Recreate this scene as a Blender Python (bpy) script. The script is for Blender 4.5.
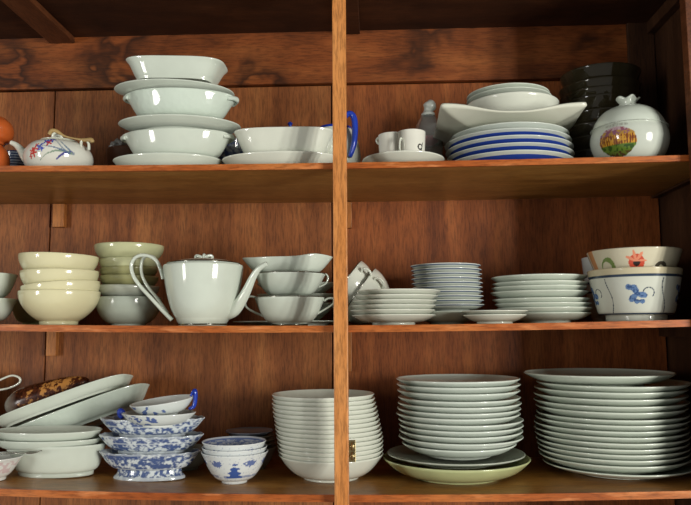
import bpy, bmesh, math, random
from mathutils import Vector, Matrix, noise
random.seed(7)
PI = math.pi
for o in list(bpy.data.objects): bpy.data.objects.remove(o)
S = bpy.context.scene
COL = S.collection

# ------------------------------------------------------------------ camera
F = 720.0; CAM = Vector((0, -1.10, 1.30))
pitch = math.atan((330-252.5)/F); yaw = math.atan(29.5/F); roll = math.radians(0.38)
fw = Vector((-math.sin(yaw)*math.cos(pitch), math.cos(yaw)*math.cos(pitch), math.sin(pitch)))
rt = fw.cross(Vector((0, 0, 1))).normalized(); up = rt.cross(fw)
rt, up = rt*math.cos(roll)-up*math.sin(roll), up*math.cos(roll)+rt*math.sin(roll)
cd = bpy.data.cameras.new('camera'); cam = bpy.data.objects.new('camera', cd); COL.objects.link(cam)
cd.sensor_width = 36; cd.lens = F/691*36; cd.clip_start = 0.01
M = Matrix((rt, up, -fw)).transposed().to_4x4(); M.translation = CAM
cam.matrix_world = M
S.camera = cam

# ------------------------------------------------------------------ light
S.view_settings.view_transform = 'Standard'; S.view_settings.look = 'None'
S.view_settings.gamma = 1; S.view_settings.use_curve_mapping = False
S.view_settings.exposure = 0.0
w = bpy.data.worlds.new('world'); S.world = w; w.use_nodes = True
_t = w.node_tree; _g = _t.nodes.new('ShaderNodeTexCoord'); _s = _t.nodes.new('ShaderNodeSeparateXYZ'); _m = _t.nodes.new('ShaderNodeMapRange')
_m.inputs[1].default_value = -0.35; _m.inputs[2].default_value = 0.25; _m.inputs[3].default_value = 0.36; _m.inputs[4].default_value = 0.19   # lower half brightened to stand in for floor bounce on shelf undersides
_t.links.new(_g.outputs['Generated'], _s.inputs[0]); _t.links.new(_s.outputs[2], _m.inputs[0])
_t.links.new(_m.outputs[0], _t.nodes['Background'].inputs[1])
_t.nodes['Background'].inputs[0].default_value = (1.0, 0.97, 0.91, 1)
def window_light(name, loc, target, sx, sz, panes, power, col):
    d = (Vector(target)-Vector(loc)).normalized()
    q = d.to_track_quat('-Z', 'Y')
    wv = q @ Vector((1, 0, 0))
    for k in range(panes):
        l = bpy.data.lights.new(name, 'AREA'); l.shape = 'RECTANGLE'
        l.size = sx/panes*0.5; l.size_y = sz; l.energy = power/panes; l.color = col
        o = bpy.data.objects.new(name, l); COL.objects.link(o)
        o.rotation_euler = q.to_euler()
        o.location = Vector(loc)+wv*((k-(panes-1)/2)*sx/panes)
window_light('window_daylight', (-2.25, -2.0, 1.32), (0, 0.1, 1.3), 0.42, 1.0, 2, 27, (1.0, 0.97, 0.92))
window_light('window_daylight', (2.55, -2.6, 1.22), (0, 0.1, 1.3), 0.95, 1.3, 3, 130, (1.0, 0.965, 0.90))

# ------------------------------------------------------------------ placing
def ray(px, py): return (fw*F + rt*(px-345.5) + up*(252.5-py))
def at(px, py, Y):                       # the point of the plane y=Y behind the front edge seen at a pixel
    d = ray(px, py); k = (Y-CAM.y)/d.y
    return CAM + d*k
def proj(p):
    d = Vector(p)-CAM; z = d.dot(fw)
    return 345.5+F*d.dot(rt)/z, 252.5-F*d.dot(up)/z
def quad(pts):                            # parabola through three front-edge points: the shelves sag a little
    p = [at(x, y, 0) for x, y in pts]
    def f(x):
        x = max(min(x, 0.66), -0.70); s = 0
        for i in range(3):
            t = p[i].z
            for j in range(3):
                if j != i: t *= (x-p[j].x)/(p[i].x-p[j].x)
            s += t
        return s
    return f
ztop = quad([(0, 166), (340, 162.8), (691, 155)])
zmid = quad([(0, 324.5), (340, 325.6), (691, 319.8)])
zbot = quad([(0, 489), (340, 495), (691, 491)])

# ------------------------------------------------------------------ materials
def lin(h):
    h = h.lstrip('#'); c = [int(h[i:i+2], 16)/255 for i in (0, 2, 4)]
    return tuple(((v+0.055)/1.055)**2.4 if v > 0.04045 else v/12.92 for v in c)
class NT:
    def __init__(s, name):
        s.m = bpy.data.materials.new(name); s.m.use_nodes = True
        s.t = s.m.node_tree; s.b = s.t.nodes['Principled BSDF']
    def n(s, typ, **kw):
        o = s.t.nodes.new(typ)
        for k, v in kw.items(): setattr(o, k, v)
        return o
    def l(s, a, b): s.t.links.new(a, b)
def ramp(nt, fac, stops):
    r = nt.n('ShaderNodeValToRGB'); e = r.color_ramp.elements
    while len(e) < len(stops): e.new(0.5)
    for i, (p, c) in enumerate(stops): e[i].position = p; e[i].color = (*c, 1)
    nt.l(fac, r.inputs[0]); return r.outputs[0]
def mixc(nt, fac, a, b, mode='MIX'):
    m = nt.n('ShaderNodeMix', data_type='RGBA', blend_type=mode)
    if isinstance(fac, float): m.inputs[0].default_value = fac
    else: nt.l(fac, m.inputs[0])
    for i, v in ((6, a), (7, b)):
        if isinstance(v, tuple): m.inputs[i].default_value = (*v, 1)
        else: nt.l(v, m.inputs[i])
    return m.outputs[2]
def coords(nt, scale, loc=(0, 0, 0)):
    tc = nt.n('ShaderNodeTexCoord'); mp = nt.n('ShaderNodeMapping')
    mp.inputs['Scale'].default_value = scale; mp.inputs['Location'].default_value = loc
    nt.l(tc.outputs['Object'], mp.inputs[0]); return mp.outputs[0]
def noise_(nt, vec, scale, detail=4, rough=0.55, dist=0):
    n = nt.n('ShaderNodeTexNoise'); nt.l(vec, n.inputs['Vector'])
    n.inputs['Scale'].default_value = scale; n.inputs['Detail'].default_value = detail
    n.inputs['Roughness'].default_value = rough; n.inputs['Distortion'].default_value = dist
    return n.outputs[0]
def wood(name, dark, mid, light, grain='Z', rough=0.45, stain=0.0, fine=1.0, seed=0.0, worn=0.0):
    nt = NT(name)
    st = {'X': (2.4, 11, 11), 'Z': (12, 12, 1.2), 'Y': (11, 2.4, 11)}[grain]
    v = coords(nt, st, (seed, seed*2, seed*3))
    n1 = noise_(nt, v, 2.0, 5, 0.55, 0.35)
    c = ramp(nt, n1, [(0.27, lin(dark)), (0.50, lin(mid)), (0.76, lin(light))])
    st2 = {'X': (24, 210, 210), 'Z': (210, 210, 24), 'Y': (210, 24, 210)}[grain]
    n2 = noise_(nt, coords(nt, st2), 1.6*fine, 3, 0.7)
    f2 = ramp(nt, n2, [(0.36, (0.45, 0.45, 0.45)), (0.56, (1, 1, 1))])
    c = mixc(nt, 0.75, c, f2, 'MULTIPLY')
    if stain:
        sx = coords(nt, (1, 1, 1.3), (seed+3.1, 0, 1.7))
        n3 = noise_(nt, sx, 4.2, 4, 0.55, 0.25)
        f3 = ramp(nt, n3, [(0.40, (0, 0, 0)), (0.50, (0.30, 0.30, 0.30)), (0.565, (1, 1, 1)), (0.59, (0.15, 0.15, 0.15)), (0.60, (0, 0, 0))])
        mm = nt.n('ShaderNodeMath', operation='MULTIPLY'); mm.inputs[1].default_value = stain
        nt.l(f3, mm.inputs[0])
        c = mixc(nt, mm.outputs[0], c, lin('#1d0d05'))
    if worn:
        n4 = noise_(nt, coords(nt, (5, 30, 30)), 3, 4)
        f4 = ramp(nt, n4, [(0.55, (0, 0, 0)), (0.7, (1, 1, 1))])
        mm = nt.n('ShaderNodeMath', operation='MULTIPLY'); mm.inputs[1].default_value = worn
        nt.l(f4, mm.inputs[0])
        c = mixc(nt, mm.outputs[0], c, lin('#e79b63'))
    nt.l(c, nt.b.inputs['Base Color']); nt.b.inputs['Roughness'].default_value = rough; nt.b.inputs['Specular IOR Level'].default_value = 0.28
    bp = nt.n('ShaderNodeBump'); bp.inputs['Strength'].default_value = 0.12; bp.inputs['Distance'].default_value = 0.002
    nt.l(n2, bp.inputs['Height']); nt.l(bp.outputs[0], nt.b.inputs['Normal'])
    return nt.m
def glaze(name, col, rough=0.10, var=0.06, coat=0.45):
    nt = NT(name); c = lin(col)
    n = noise_(nt, coords(nt, (1, 1, 1)), 22, 3)
    d = tuple(x*(1-var) for x in c)
    cc = ramp(nt, n, [(0.35, d), (0.65, c)])
    nt.l(cc, nt.b.inputs['Base Color']); nt.b.inputs['Roughness'].default_value = rough
    nt.b.inputs['Coat Weight'].default_value = coat; nt.b.inputs['Coat Roughness'].default_value = 0.04
    return nt.m
def painted(name, rough=0.10):
    nt = NT(name); a = nt.n('ShaderNodeAttribute', attribute_name='col')
    n = noise_(nt, coords(nt, (1, 1, 1)), 30, 3)
    v = ramp(nt, n, [(0.3, (0.93, 0.93, 0.93)), (0.7, (1, 1, 1))])
    nt.l(mixc(nt, 1.0, a.outputs[0], v, 'MULTIPLY'), nt.b.inputs['Base Color'])
    nt.b.inputs['Roughness'].default_value = rough
    nt.b.inputs['Coat Weight'].default_value = 0.3; nt.b.inputs['Coat Roughness'].default_value = 0.04
    return nt.m
def plain(name, col, rough=0.4, metal=0.0, trans=0.0, alpha=1.0, ior=1.45):
    nt = NT(name)
    n = noise_(nt, coords(nt, (1, 1, 1)), 60, 3)
    c = lin(col)
    nt.l(ramp(nt, n, [(0.3, tuple(x*0.8 for x in c)), (0.7, c)]), nt.b.inputs['Base Color'])
    nt.b.inputs['Roughness'].default_value = rough; nt.b.inputs['Metallic'].default_value = metal
    nt.b.inputs['Transmission Weight'].default_value = trans; nt.b.inputs['IOR'].default_value = ior
    nt.b.inputs['Alpha'].default_value = alpha
    return nt.m
WHITE = '#cad3c6'; CREAMW = '#d9dacb'
m_white = glaze('celadon_white_glaze', WHITE)
m_white2 = glaze('warm_white_glaze', '#d5d9cb')
m_plate = glaze('pale_sage_glaze', '#cbd4c6', 0.18)
m_plate2 = glaze('cool_grey_white_glaze', '#ccd5ca', 0.16)
m_cel = glaze('pale_celadon_glaze', '#ced7c9', 0.12)
m_cream = glaze('cream_glaze', '#d8d3ab', 0.14)
m_lime = glaze('lime_green_glaze', '#babd94', 0.16)
m_olive = glaze('olive_glaze', '#949468', 0.2)
m_bluegrey = glaze('blue_grey_glaze', '#a3aca0', 0.14)
m_grey = glaze('grey_glaze', '#aeb4a6', 0.18)
m_green = glaze('yellow_green_glaze', '#b9c08c', 0.2, 0.15)
m_orange = glaze('orange_glaze', '#c4602c', 0.12, 0.25)
m_blue = glaze('cobalt_glaze', '#1f3fae', 0.12, 0.2)
m_paint = painted('painted_porcelain')
m_silver = plain('silver_rim', '#9a9a90', 0.25, 1.0)
m_brass = plain('aged_brass', '#a4946a', 0.35, 1.0)
m_steel = plain('steel', '#b0b0a8', 0.22, 1.0)
m_cane = glaze('cane', '#b99b63', 0.5, 0.35, 0)
m_terra = plain('brown_wood_bowl', '#5d3a22', 0.5)
m_smoke = plain('smoky_glass', '#3a3423', 0.04, 0, 0.25)
m_smoke2 = plain('dim_glass', '#a5a498', 0.08, 0, 0.4)
m_clear = plain('clear_glass', '#e4e8e4', 0.06, 0, 0.88)
m_pink = plain('pink_soap', '#d9707c', 0.5)
m_plastic = plain('crumpled_plastic', '#9b9d98', 0.25, 0, 0.25)

# ------------------------------------------------------------------ mesh helpers
def mesh_obj(name, bm, mat, parent=None, smooth=True, loc=None):
    me = bpy.data.meshes.new(name); bm.normal_update(); bm.to_mesh(me); bm.free()
    if smooth:
        for p in me.polygons: p.use_smooth = True
    me.materials.append(mat)
    o = bpy.data.objects.new(name, me); COL.objects.link(o)
    if parent: o.parent = parent
    if loc is not None: o.location = loc
    return o
def tag(o, label, cat=None, group=None):
    o['label'] = label
    if cat: o['category'] = cat
    if group: o['group'] = group
    return o
def empty(name, loc, label, cat, group=None, rot=(0, 0, 0)):
    o = bpy.data.objects.new(name, None); COL.objects.link(o); o.empty_display_size = 0.01
    o.location = loc; o.rotation_euler = rot
    return tag(o, label, cat, group)
def box(x0, x1, y0, y1, z0, z1, bev=0.0):
    bm = bmesh.new(); bmesh.ops.create_cube(bm, size=1)
    for v in bm.verts:
        v.co = Vector(((x0+x1)/2+v.co.x*(x1-x0), (y0+y1)/2+v.co.y*(y1-y0), (z0+z1)/2+v.co.z*(z1-z0)))
    if bev: bmesh.ops.bevel(bm, geom=bm.edges[:], offset=bev, segments=2, affect='EDGES', profile=0.5)
    return bm
def catmull(pts, n=8):
    P = [pts[0]]+list(pts)+[pts[-1]]; out = []
    for i in range(1, len(P)-2):
        for k in range(n):
            t = k/n; a, b, c, d = P[i-1], P[i], P[i+1], P[i+2]
            out.append(tuple(0.5*((2*b[j])+(-a[j]+c[j])*t+(2*a[j]-5*b[j]+4*c[j]-d[j])*t*t+(-a[j]+3*b[j]-3*c[j]+d[j])*t**3) for j in range(len(b))))
    out.append(tuple(P[-2])); return out
def tube(pts, seg=12, n=8, flat=1.0, hint=(0, 1, 0), bm=None):      # pts: (x,y,z,r); flat widens the strap along the hint axis
    bm = bm or bmesh.new(); Q = catmull(pts, n); rings = []
    for i, q in enumerate(Q):
        p = Vector(q[:3]); a = Vector(Q[max(0, i-1)][:3]); b = Vector(Q[min(len(Q)-1, i+1)][:3])
        t = (b-a).normalized(); s = Vector(hint); s = (s-t*s.dot(t)).normalized(); u = t.cross(s)
        rings.append([bm.verts.new(p+s*math.cos(2*PI*k/seg)*q[3]*flat+u*math.sin(2*PI*k/seg)*q[3]) for k in range(seg)])
    for A, B in zip(rings, rings[1:]):
        for k in range(seg): bm.faces.new((A[k], A[(k+1) % seg], B[(k+1) % seg], B[k]))
    bm.faces.new(rings[0][::-1]); bm.faces.new(rings[-1])
    bmesh.ops.recalc_face_normals(bm, faces=bm.faces)
    return bm
def prof(r, H, fr, fh, a=0.6, b=1.3, t=0.003, lip=0.0, n=16, tin=None, floor=None):
    """closed section of a plate or bowl: foot ring, outer wall, rounded rim, inner wall.  u: 0..1 outside, 1..2 inside"""
    P = []
    ft = min(0.003, fr*0.3); fl = fh*0.9
    P += [(0.0, fl, 0), (fr-ft*1.6, fl, 0), (fr-ft, 0.0004, 0), (fr-ft*0.6, 0, 0), (fr-0.0003, 0, 0.0), (fr, 0.0006, 0.0), (fr+0.0004, fh, 0.01)]
    for i in range(1, n+1):
        s = i/n
        if a == 'round': q = s**1.6; rr = fr+(r-lip-fr)*math.sin(PI/2*q**b); z = fh+(H-t*0.5-fh)*q
        elif a == 'cone': q = min(1, s/0.15); g = max(0, (s-0.15)/0.85); rr = fr+(b*r-fr)*q+(r-b*r)*g**0.9; z = fh+0.002*q*q+(H-t*0.5-fh-0.002)*g
        else: rr = fr+(r-lip-fr)*s**a; z = fh+(H-t*0.5-fh)*s**b
        if lip: rr += lip*s**7
        P.append((rr, z, 0.01+0.99*s))
    P += [(r-t*0.15, H-t*0.15, 1.0), (r-t*0.5, H, 1.0), (r-t*0.85, H-t*0.15, 1.005)]
    f0 = floor if floor is not None else fh+t*0.9
    ri = fr*0.96
    for i in range(n, -1, -1):
        s = i/n
        if a == 'round': q = s**1.6; rr = ri+(r-t-lip-ri)*math.sin(PI/2*q**b); z = f0+(H-t*0.6-f0)*q
        elif a == 'cone': q = min(1, s/0.15); g = max(0, (s-0.15)/0.85); rr = ri+(b*r-t-ri)*q+(r-b*r)*g**0.9; z = f0+0.002*q*q+(H-t*0.6-f0-0.002)*g
        else: rr = ri+(r-t-lip-ri)*s**a; z = f0+(H-t*0.6-f0)*s**b
        if lip: rr += lip*s**7
        P.append((rr, z, 1.0+(1-s)*0.8+0.01))
    P += [(ri*0.5, f0, 1.9), (0.0, f0, 2.0)]
    return P
def lathe_obj(name, P, mat, parent=None, paint=None, **kw):
    bm, meta = lathe_(P, **kw)
    o = mesh_obj(name, bm, mat, parent)
    if paint:
        me = o.data; at_ = me.color_attributes.new('col', 'FLOAT_COLOR', 'POINT')
        for i, v in enumerate(me.vertices):
            th, u = meta[i]; at_.data[i].color = (*paint(th, u, v.co), 1)
    return o
def lathe_(P, seg=64, ax=1.0, ay=1.0, n=2.0, wave=None):
    bm = bmesh.new(); rings = []; meta = []
    for (r, z, u) in P:
        if r < 1e-6:
            ring = [bm.verts.new((0, 0, z))]; meta.append((0, u))
        else:
            ring = []
            for k in range(seg):
                th = 2*PI*k/seg; c, s = math.cos(th), math.sin(th)
                kk = (abs(c)**n+abs(s)**n)**(-1/n) if n != 2 else 1
                zz, rr = wave(th, z, r, u) if wave else (z, r)
                ring.append(bm.verts.new((rr*kk*c*ax, rr*kk*s*ay, zz))); meta.append((th, u))
        rings.append(ring)
    for A, B in zip(rings, rings[1:]):
        if len(A) == 1 and len(B) == 1: continue
        for k in range(seg):
            k2 = (k+1) % seg
            if len(A) == 1: bm.faces.new((A[0], B[k2], B[k]))
            elif len(B) == 1: bm.faces.new((A[k], A[k2], B[0]))
            else: bm.faces.new((A[k], A[k2], B[k2], B[k]))
    bmesh.ops.recalc_face_normals(bm, faces=bm.faces)
    return bm, meta
def densify(P, k):
    out = []
    for (a, b) in zip(P, P[1:]):
        for i in range(k): t = i/k; out.append(tuple(a[j]+(b[j]-a[j])*t for j in range(3)))
    out.append(P[-1]); return out
def geo(xl, xr, yr, Yc, asp=1.0):
    """centre x, radius and rim height of a round piece whose rim spans xl..xr and whose front rim is at row yr"""
    D = Yc-CAM.y
    a = math.atan2(at(xl, yr, Yc).x, D); b = math.atan2(at(xr, yr, Yc).x, D); m = (a+b)/2
    if asp > 0.95: r = D/math.cos(m)*math.sin((b-a)/2); x = D*math.tan(m)
    else: r = D*(math.tan(b)-math.tan(a))/2*(1-0.045*asp*abs(math.sin(m))/0.35); x = D*math.tan(m)
    return x, r, at((xl+xr)/2, yr, Yc-r*asp).z
ORD = ['', 'first', 'second', 'third', 'fourth', 'fifth', 'sixth', 'seventh', 'eighth', 'ninth', 'tenth', 'eleventh', 'twelfth', 'thirteenth', 'fourteenth', 'fifteenth', 'sixteenth']
def nth(i, n):
    return 'topmost' if i == 1 else ('lowest' if i == n else ORD[i]+' from the top')

# ------------------------------------------------------------------ the cabinet
YB = 0.30
w_back = wood('plywood_back', '#643619', '#885029', '#9f6638', 'Z', 0.55, 0.0)
w_back2 = wood('plywood_back_darker', '#623114', '#884a22', '#a05f30', 'Z', 0.55, 0.0, 1.0, 4.0)
w_rail = wood('stained_rail', '#5c2e13', '#81441e', '#9a5a2c', 'X', 0.5, 0.85, 1.0, 2.0)
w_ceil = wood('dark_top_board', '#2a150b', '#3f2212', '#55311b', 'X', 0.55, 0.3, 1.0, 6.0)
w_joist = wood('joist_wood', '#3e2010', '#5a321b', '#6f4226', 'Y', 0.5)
w_shelf = wood('shelf_board', '#8a5c2a', '#a57136', '#b98748', 'X', 0.35, 0.0, 1.0, 9.0)
w_edge = wood('shelf_edging', '#8f4519', '#a95a27', '#c1783f', 'X', 0.35, 0.0, 1.0, 3.0, 0.5)
w_post = wood('post_wood', '#a8642f', '#c27c3f', '#d08f52', 'Z', 0.4)
w_cleat = wood('cleat_wood', '#8d5528', '#ab6c36', '#c2834a', 'Z', 0.45)
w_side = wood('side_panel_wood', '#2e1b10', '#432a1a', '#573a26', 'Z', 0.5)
w_gap = plain('gap_dark', '#150b06', 0.9)
cab = empty('cabinet', (0, 0, 0), 'open brown wooden cabinet with three shelves and a pale front post holding all the crockery', 'cabinet')
XR = at(660, 200, YB).x; XL = -1.02
zc = at(345, 31, YB-0.012).z          # underside of the top board
zr = at(345, 82.5, YB-0.012).z        # lower edge of the stained rail
xs1 = at(50, 230, YB).x; xs2 = at(332, 230, YB).x
zlow = 0.45
# back: plywood sheets with open seams over a dark backing
mesh_obj('backing', box(XL, XR, YB+0.008, YB+0.014, zlow, zc+0.03), w_gap, cab, False)
for i, (a, b, mt) in enumerate(((XL, xs1-0.0015, w_back), (xs1+0.0015, xs2-0.0012, w_back), (xs2+0.0012, XR-0.003, w_back2))):
    mesh_obj('back_panel', box(a, b, YB, YB+0.008, zlow, zr-0.0018, 0.0006), mt, cab, False)
mesh_obj('top_rail', box(XL, at(628, 60, YB-.012).x, YB-0.012, YB+0.006, zr, zc+0.002, 0.001), w_rail, cab, False)
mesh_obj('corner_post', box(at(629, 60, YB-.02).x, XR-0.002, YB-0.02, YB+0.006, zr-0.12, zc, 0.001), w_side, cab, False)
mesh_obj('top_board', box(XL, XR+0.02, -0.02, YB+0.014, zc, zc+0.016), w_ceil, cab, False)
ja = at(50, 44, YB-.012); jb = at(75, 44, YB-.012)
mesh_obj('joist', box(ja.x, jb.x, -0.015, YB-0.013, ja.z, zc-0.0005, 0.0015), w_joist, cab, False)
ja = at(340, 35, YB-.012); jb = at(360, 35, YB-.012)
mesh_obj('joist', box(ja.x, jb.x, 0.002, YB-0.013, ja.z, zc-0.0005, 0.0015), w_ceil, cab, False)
mesh_obj('side_panel', box(XL-0.012, XL-0.0005, 0.002, YB+0.014, zlow, zc), w_side, cab, False)
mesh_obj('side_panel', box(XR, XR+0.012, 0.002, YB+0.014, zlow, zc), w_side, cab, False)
xst = at(691, 100, -0.02).x
mesh_obj('side_post', box(xst, XR+0.03, -0.02, 0.0, zlow, zc+0.016, 0.001), w_joist, cab, False)
# rails on the side panel that carry the shelves
for (px, py, f) in ((661, 197, ztop), (680, 338, zmid), (651, 38, None)):
    pz = at(px, py, YB if py != 338 else 0.06).z
    topz = (f(XR)-0.012) if f else zc
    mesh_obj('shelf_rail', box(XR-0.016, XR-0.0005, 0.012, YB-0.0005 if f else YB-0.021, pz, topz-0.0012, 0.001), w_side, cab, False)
def shelf(f, th, top_bright):
    bm = bmesh.new(); bm2 = bmesh.new(); N = 40
    x0, x1 = XL, XR-0.001
    def slab(bm, y0, y1, zt, zb):
        rows = []
        for i in range(N+1):
            x = x0+(x1-x0)*i/N; z = f(x)
            rows.append([bm.verts.new((x, y0, z+zt)), bm.verts.new((x, y1, z+zt)), bm.verts.new((x, y1, z+zb)), bm.verts.new((x, y0, z+zb))])
        for A, B in zip(rows, rows[1:]):
            for k in range(4): bm.faces.new((A[k], A[(k+1) % 4], B[(k+1) % 4], B[k]))
        bm.faces.new(rows[0]); bm.faces.new(rows[-1][::-1])
        bmesh.ops.recalc_face_normals(bm, faces=bm.faces)
    slab(bm, 0.0062, YB-0.001, 0, -th); slab(bm2, 0.0, 0.006, 0.0003, -th-0.0003)
    s = mesh_obj('shelf', bm, w_shelf, cab, False)
    e = mesh_obj('edging', bm2, w_edge, s, False); e['label'] = 'orange-brown front edging of the shelf'
    return s
shelf(ztop, 0.0088, 0)['label'] = 'upper shelf board'
shelf(zmid, 0.0098, 0)['label'] = 'middle shelf board'
shelf(zbot, 0.0100, 0)['label'] = 'bottom shelf board'
for (xa, xb, ya, yb_) in ((52, 64.5, 200, 227), (45.5, 56.5, 330, 356), (339, 351.5, 196, 228), (340, 351.5, 330, 372)):
    p = at(xa, yb_, YB-0.014); q = at(xb, ya, YB-0.014)
    f = ztop if ya < 250 else zmid
    mesh_obj('cleat', box(p.x, q.x, YB-0.014, YB-0.0003, p.z, f(p.x)-0.0102, 0.001), w_cleat, cab, False)
pa = at(333.2, 250, -0.02).x; pb = at(347.2, 250, -0.02).x
post = mesh_obj('front_post', box(pa, pb, -0.02, -0.0006, zlow, zc+0.016, 0.0012), w_post, cab, False)
post['label'] = 'pale orange-brown upright post at the front'
# small hinge on the post's right side
hb = bmesh.new()
h0 = at(347.2, 462, -0.012); h1 = at(355.5, 440, -0.012)
hg = mesh_obj('hinge', box(pb+0.0001, h1.x, -0.013, -0.011, h0.z, h1.z, 0.0004), m_brass, post, False)
hg['label'] = 'small brass hinge leaf on the post'
for k in range(2):
    zz = h0.z+(h1.z-h0.z)*(0.28+0.44*k)
    bm = tube([(pb+0.0065, -0.0145, zz-0.0055, 0.0028), (pb+0.0065, -0.0145, zz+0.0055, 0.0028)], 12, 2)
    bmesh.ops.create_uvsphere(bm, u_segments=8, v_segments=6, radius=0.0018, matrix=Matrix.Translation((pb+0.002, -0.0135, zz)))
    mesh_obj('hinge_knuckle', bm, m_brass, post)

# ------------------------------------------------------------------ crockery builders
def ware(name, label, cat, group, x, y, z, P, mat, rot=(0, 0, 0), paint=None, parent=None, body=None, **kw):
    if parent:
        return lathe_obj(name, P, mat, parent, paint, **kw)
    o = lathe_obj(name, P, mat, None, paint, **kw)
    o.location = (x, y, z); o.rotation_euler = rot
    return tag(o, label, cat, group)
def footed(name, label, cat, group, x, y, z, P, mat, rot=(0, 0, 0), paint=None, body='bowl_body', **kw):
    """a piece whose foot ring shows: body and foot_ring under one empty"""
    e = empty(name, (x, y, z), label, cat, group, rot)
    fh = P[6][1]; fr = P[6][0]
    Q = [(0, fh*0.9, 0), (fr*0.5, fh*0.9, 0)]+[p for p in P[6:]]
    Q[2] = (fr-0.0002, fh*0.9, 0.01)
    lathe_obj(body, Q, mat, e, paint, **kw)
    t = min(0.004, fr*0.3)
    R = [(fr-t*1.2, fh*0.95, 0), (fr-t, 0.0006, 0), (fr-t*0.6, 0, 0), (fr-0.0004, 0, 0), (fr+0.0002, 0.0006, 0), (fr+0.0005, fh, 0), (fr-t*1.2, fh*0.95, 0)]
    k2 = {k: v for k, v in kw.items() if k in ('ax', 'ay', 'n', 'seg')}
    lathe_obj('foot_ring', R, mat, e, paint, **k2)
    return e
def stack(kind, cat, group, labels, rims, Yc, f, mat, a, b, frr, t=0.0035, lip=0.0, base_first=True, H=None, fh=None, asp=1.0, foot_last=False, mats=None, paints=None, tilts=None, names=None, **kw):
    """rims: list from the top of (xl, xr, y_front_rim); H: section height of all but the lowest, which stands on the shelf"""
    n = len(rims); G = [geo(xl, xr, yr, Yc, asp) for xl, xr, yr in rims]
    zs = f(G[-1][0])+0.0004
    out = []
    prev = zs
    for i in range(n-1, -1, -1):
        x, r, zr_ = G[i]
        if i == n-1: z0 = zs; h = zr_-zs; hbase = h
        else:
            h = H[i] if isinstance(H, list) else (hbase if H in (None, 'same') else H)
            z0 = zr_-h
        if i < n-1:
            pitch_ = z0-prev_base
        prev_base = z0
        fhi = fh if fh is not None else 0.004
        if isinstance(a, list): ai, bi = a[i], b[i]
        else: ai, bi = a, b
        P = prof(r, h, r*frr, min(fhi, h*0.4), ai, bi, t, lip)
        m_ = mats[i] if mats else mat
        pt = paints[i] if paints else None
        rot = tilts[i] if tilts else (0, 0, random.uniform(0, 6.28) if not pt else 0)
        nm = names[i] if names else kind
        fn = footed if (foot_last and i == n-1) else ware
        out.append(fn(nm, labels(i+1, n), cat, group, x, Yc, z0, P, m_, rot, pt, **kw))
    return out[::-1]

# ================================================================== BOTTOM SHELF
# tall stack of dinner plates, far right
R9 = [376.5, 387, 393, 400, 407, 413, 420.5, 426, 432, 438, 444, 450, 455.5, 461, 467, 475.5]
xl9 = [523.5, 536, 534, 533.5, 533.5, 535, 536, 535, 534, 534, 535, 536, 537, 538, 539, 543]
xr9 = [677, 693, 690, 690, 691, 690, 691, 692, 690, 691, 692, 691, 692, 692, 693, 700]
Yc9 = 0.155
stack('dinner_plate', 'plate', 'tall stack of dinner plates at the right end of the bottom shelf',
      lambda i, n: ('wide white plate sitting off-centre as the topmost of the tallest stack, bottom right' if i == 1 else
                    'flat wide white platter under the tallest stack, bottom right' if i == n else
                    f'pale dinner plate, {nth(i, n)} in the tallest stack, bottom right'),
      list(zip(xl9, xr9, R9)), Yc9, zbot, m_plate, 0.95, 2.2, 0.60, 0.0030, 0.0, H=0.021, fh=0.004)
# stack of plates, middle of the right bay, on a grey plate in a green platter
Yc8 = 0.135
R8 = [382, 388, 394.5, 402, 408, 414, 419.5, 426, 432, 438, 444.5, 451]
xl8 = [396, 396.5, 397, 398, 397.5, 397, 396, 398, 399, 399, 398.5, 402]
xr8 = [520.5, 521, 520.5, 521, 522, 521.5, 521, 524, 524, 523.5, 524, 517]
rims8 = list(zip(xl8, xr8, R8))+[(387, 526, 464.5), (383, 531.5, 470.5)]
stack('dinner_plate', 'plate', 'stack of plates on the green platter',
      lambda i, n: ('yellow-green rimmed platter with a green foot, under the middle plate stack' if i == n else
                    'wide grey plate lying in the green platter under the plate stack' if i == n-1 else
                    f'white dinner plate, {nth(i, 99)} in the stack on the green platter'),
      rims8, Yc8, zbot, m_plate2, 0.95, 2.2, 0.58, 0.0030, H=[0.021]*11+[0.021, 0.016, 0], fh=0.0045,
      mats=[m_plate2]*12+[m_grey, m_green], names=['dinner_plate']*13+['serving_platter'])
# stack of white bowls behind the post
n7 = 15; Yc7 = 0.125
rims7 = []
for i in range(n7):
    s = i/(n7-1)
    off = -2.0 if 2 <= i <= 5 else 0
    rims7.append((271.5+7*s**1.2+off*0.2+random.uniform(-.2, .2), 374.5+9*min(1, s*1.4)+random.uniform(-.2, .2), 398.0+(462.5-398.0)*s))
stack('soup_bowl', 'bowl', 'tall stack of white soup bowls behind the post',
      lambda i, n: f'white soup bowl, {nth(i, n)} in the tall stack behind the front post', rims7, Yc7, zbot,
      m_white2, 0.64, 1.22, 0.52, 0.0020, H='same', fh=0.004, foot_last=True)
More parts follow.
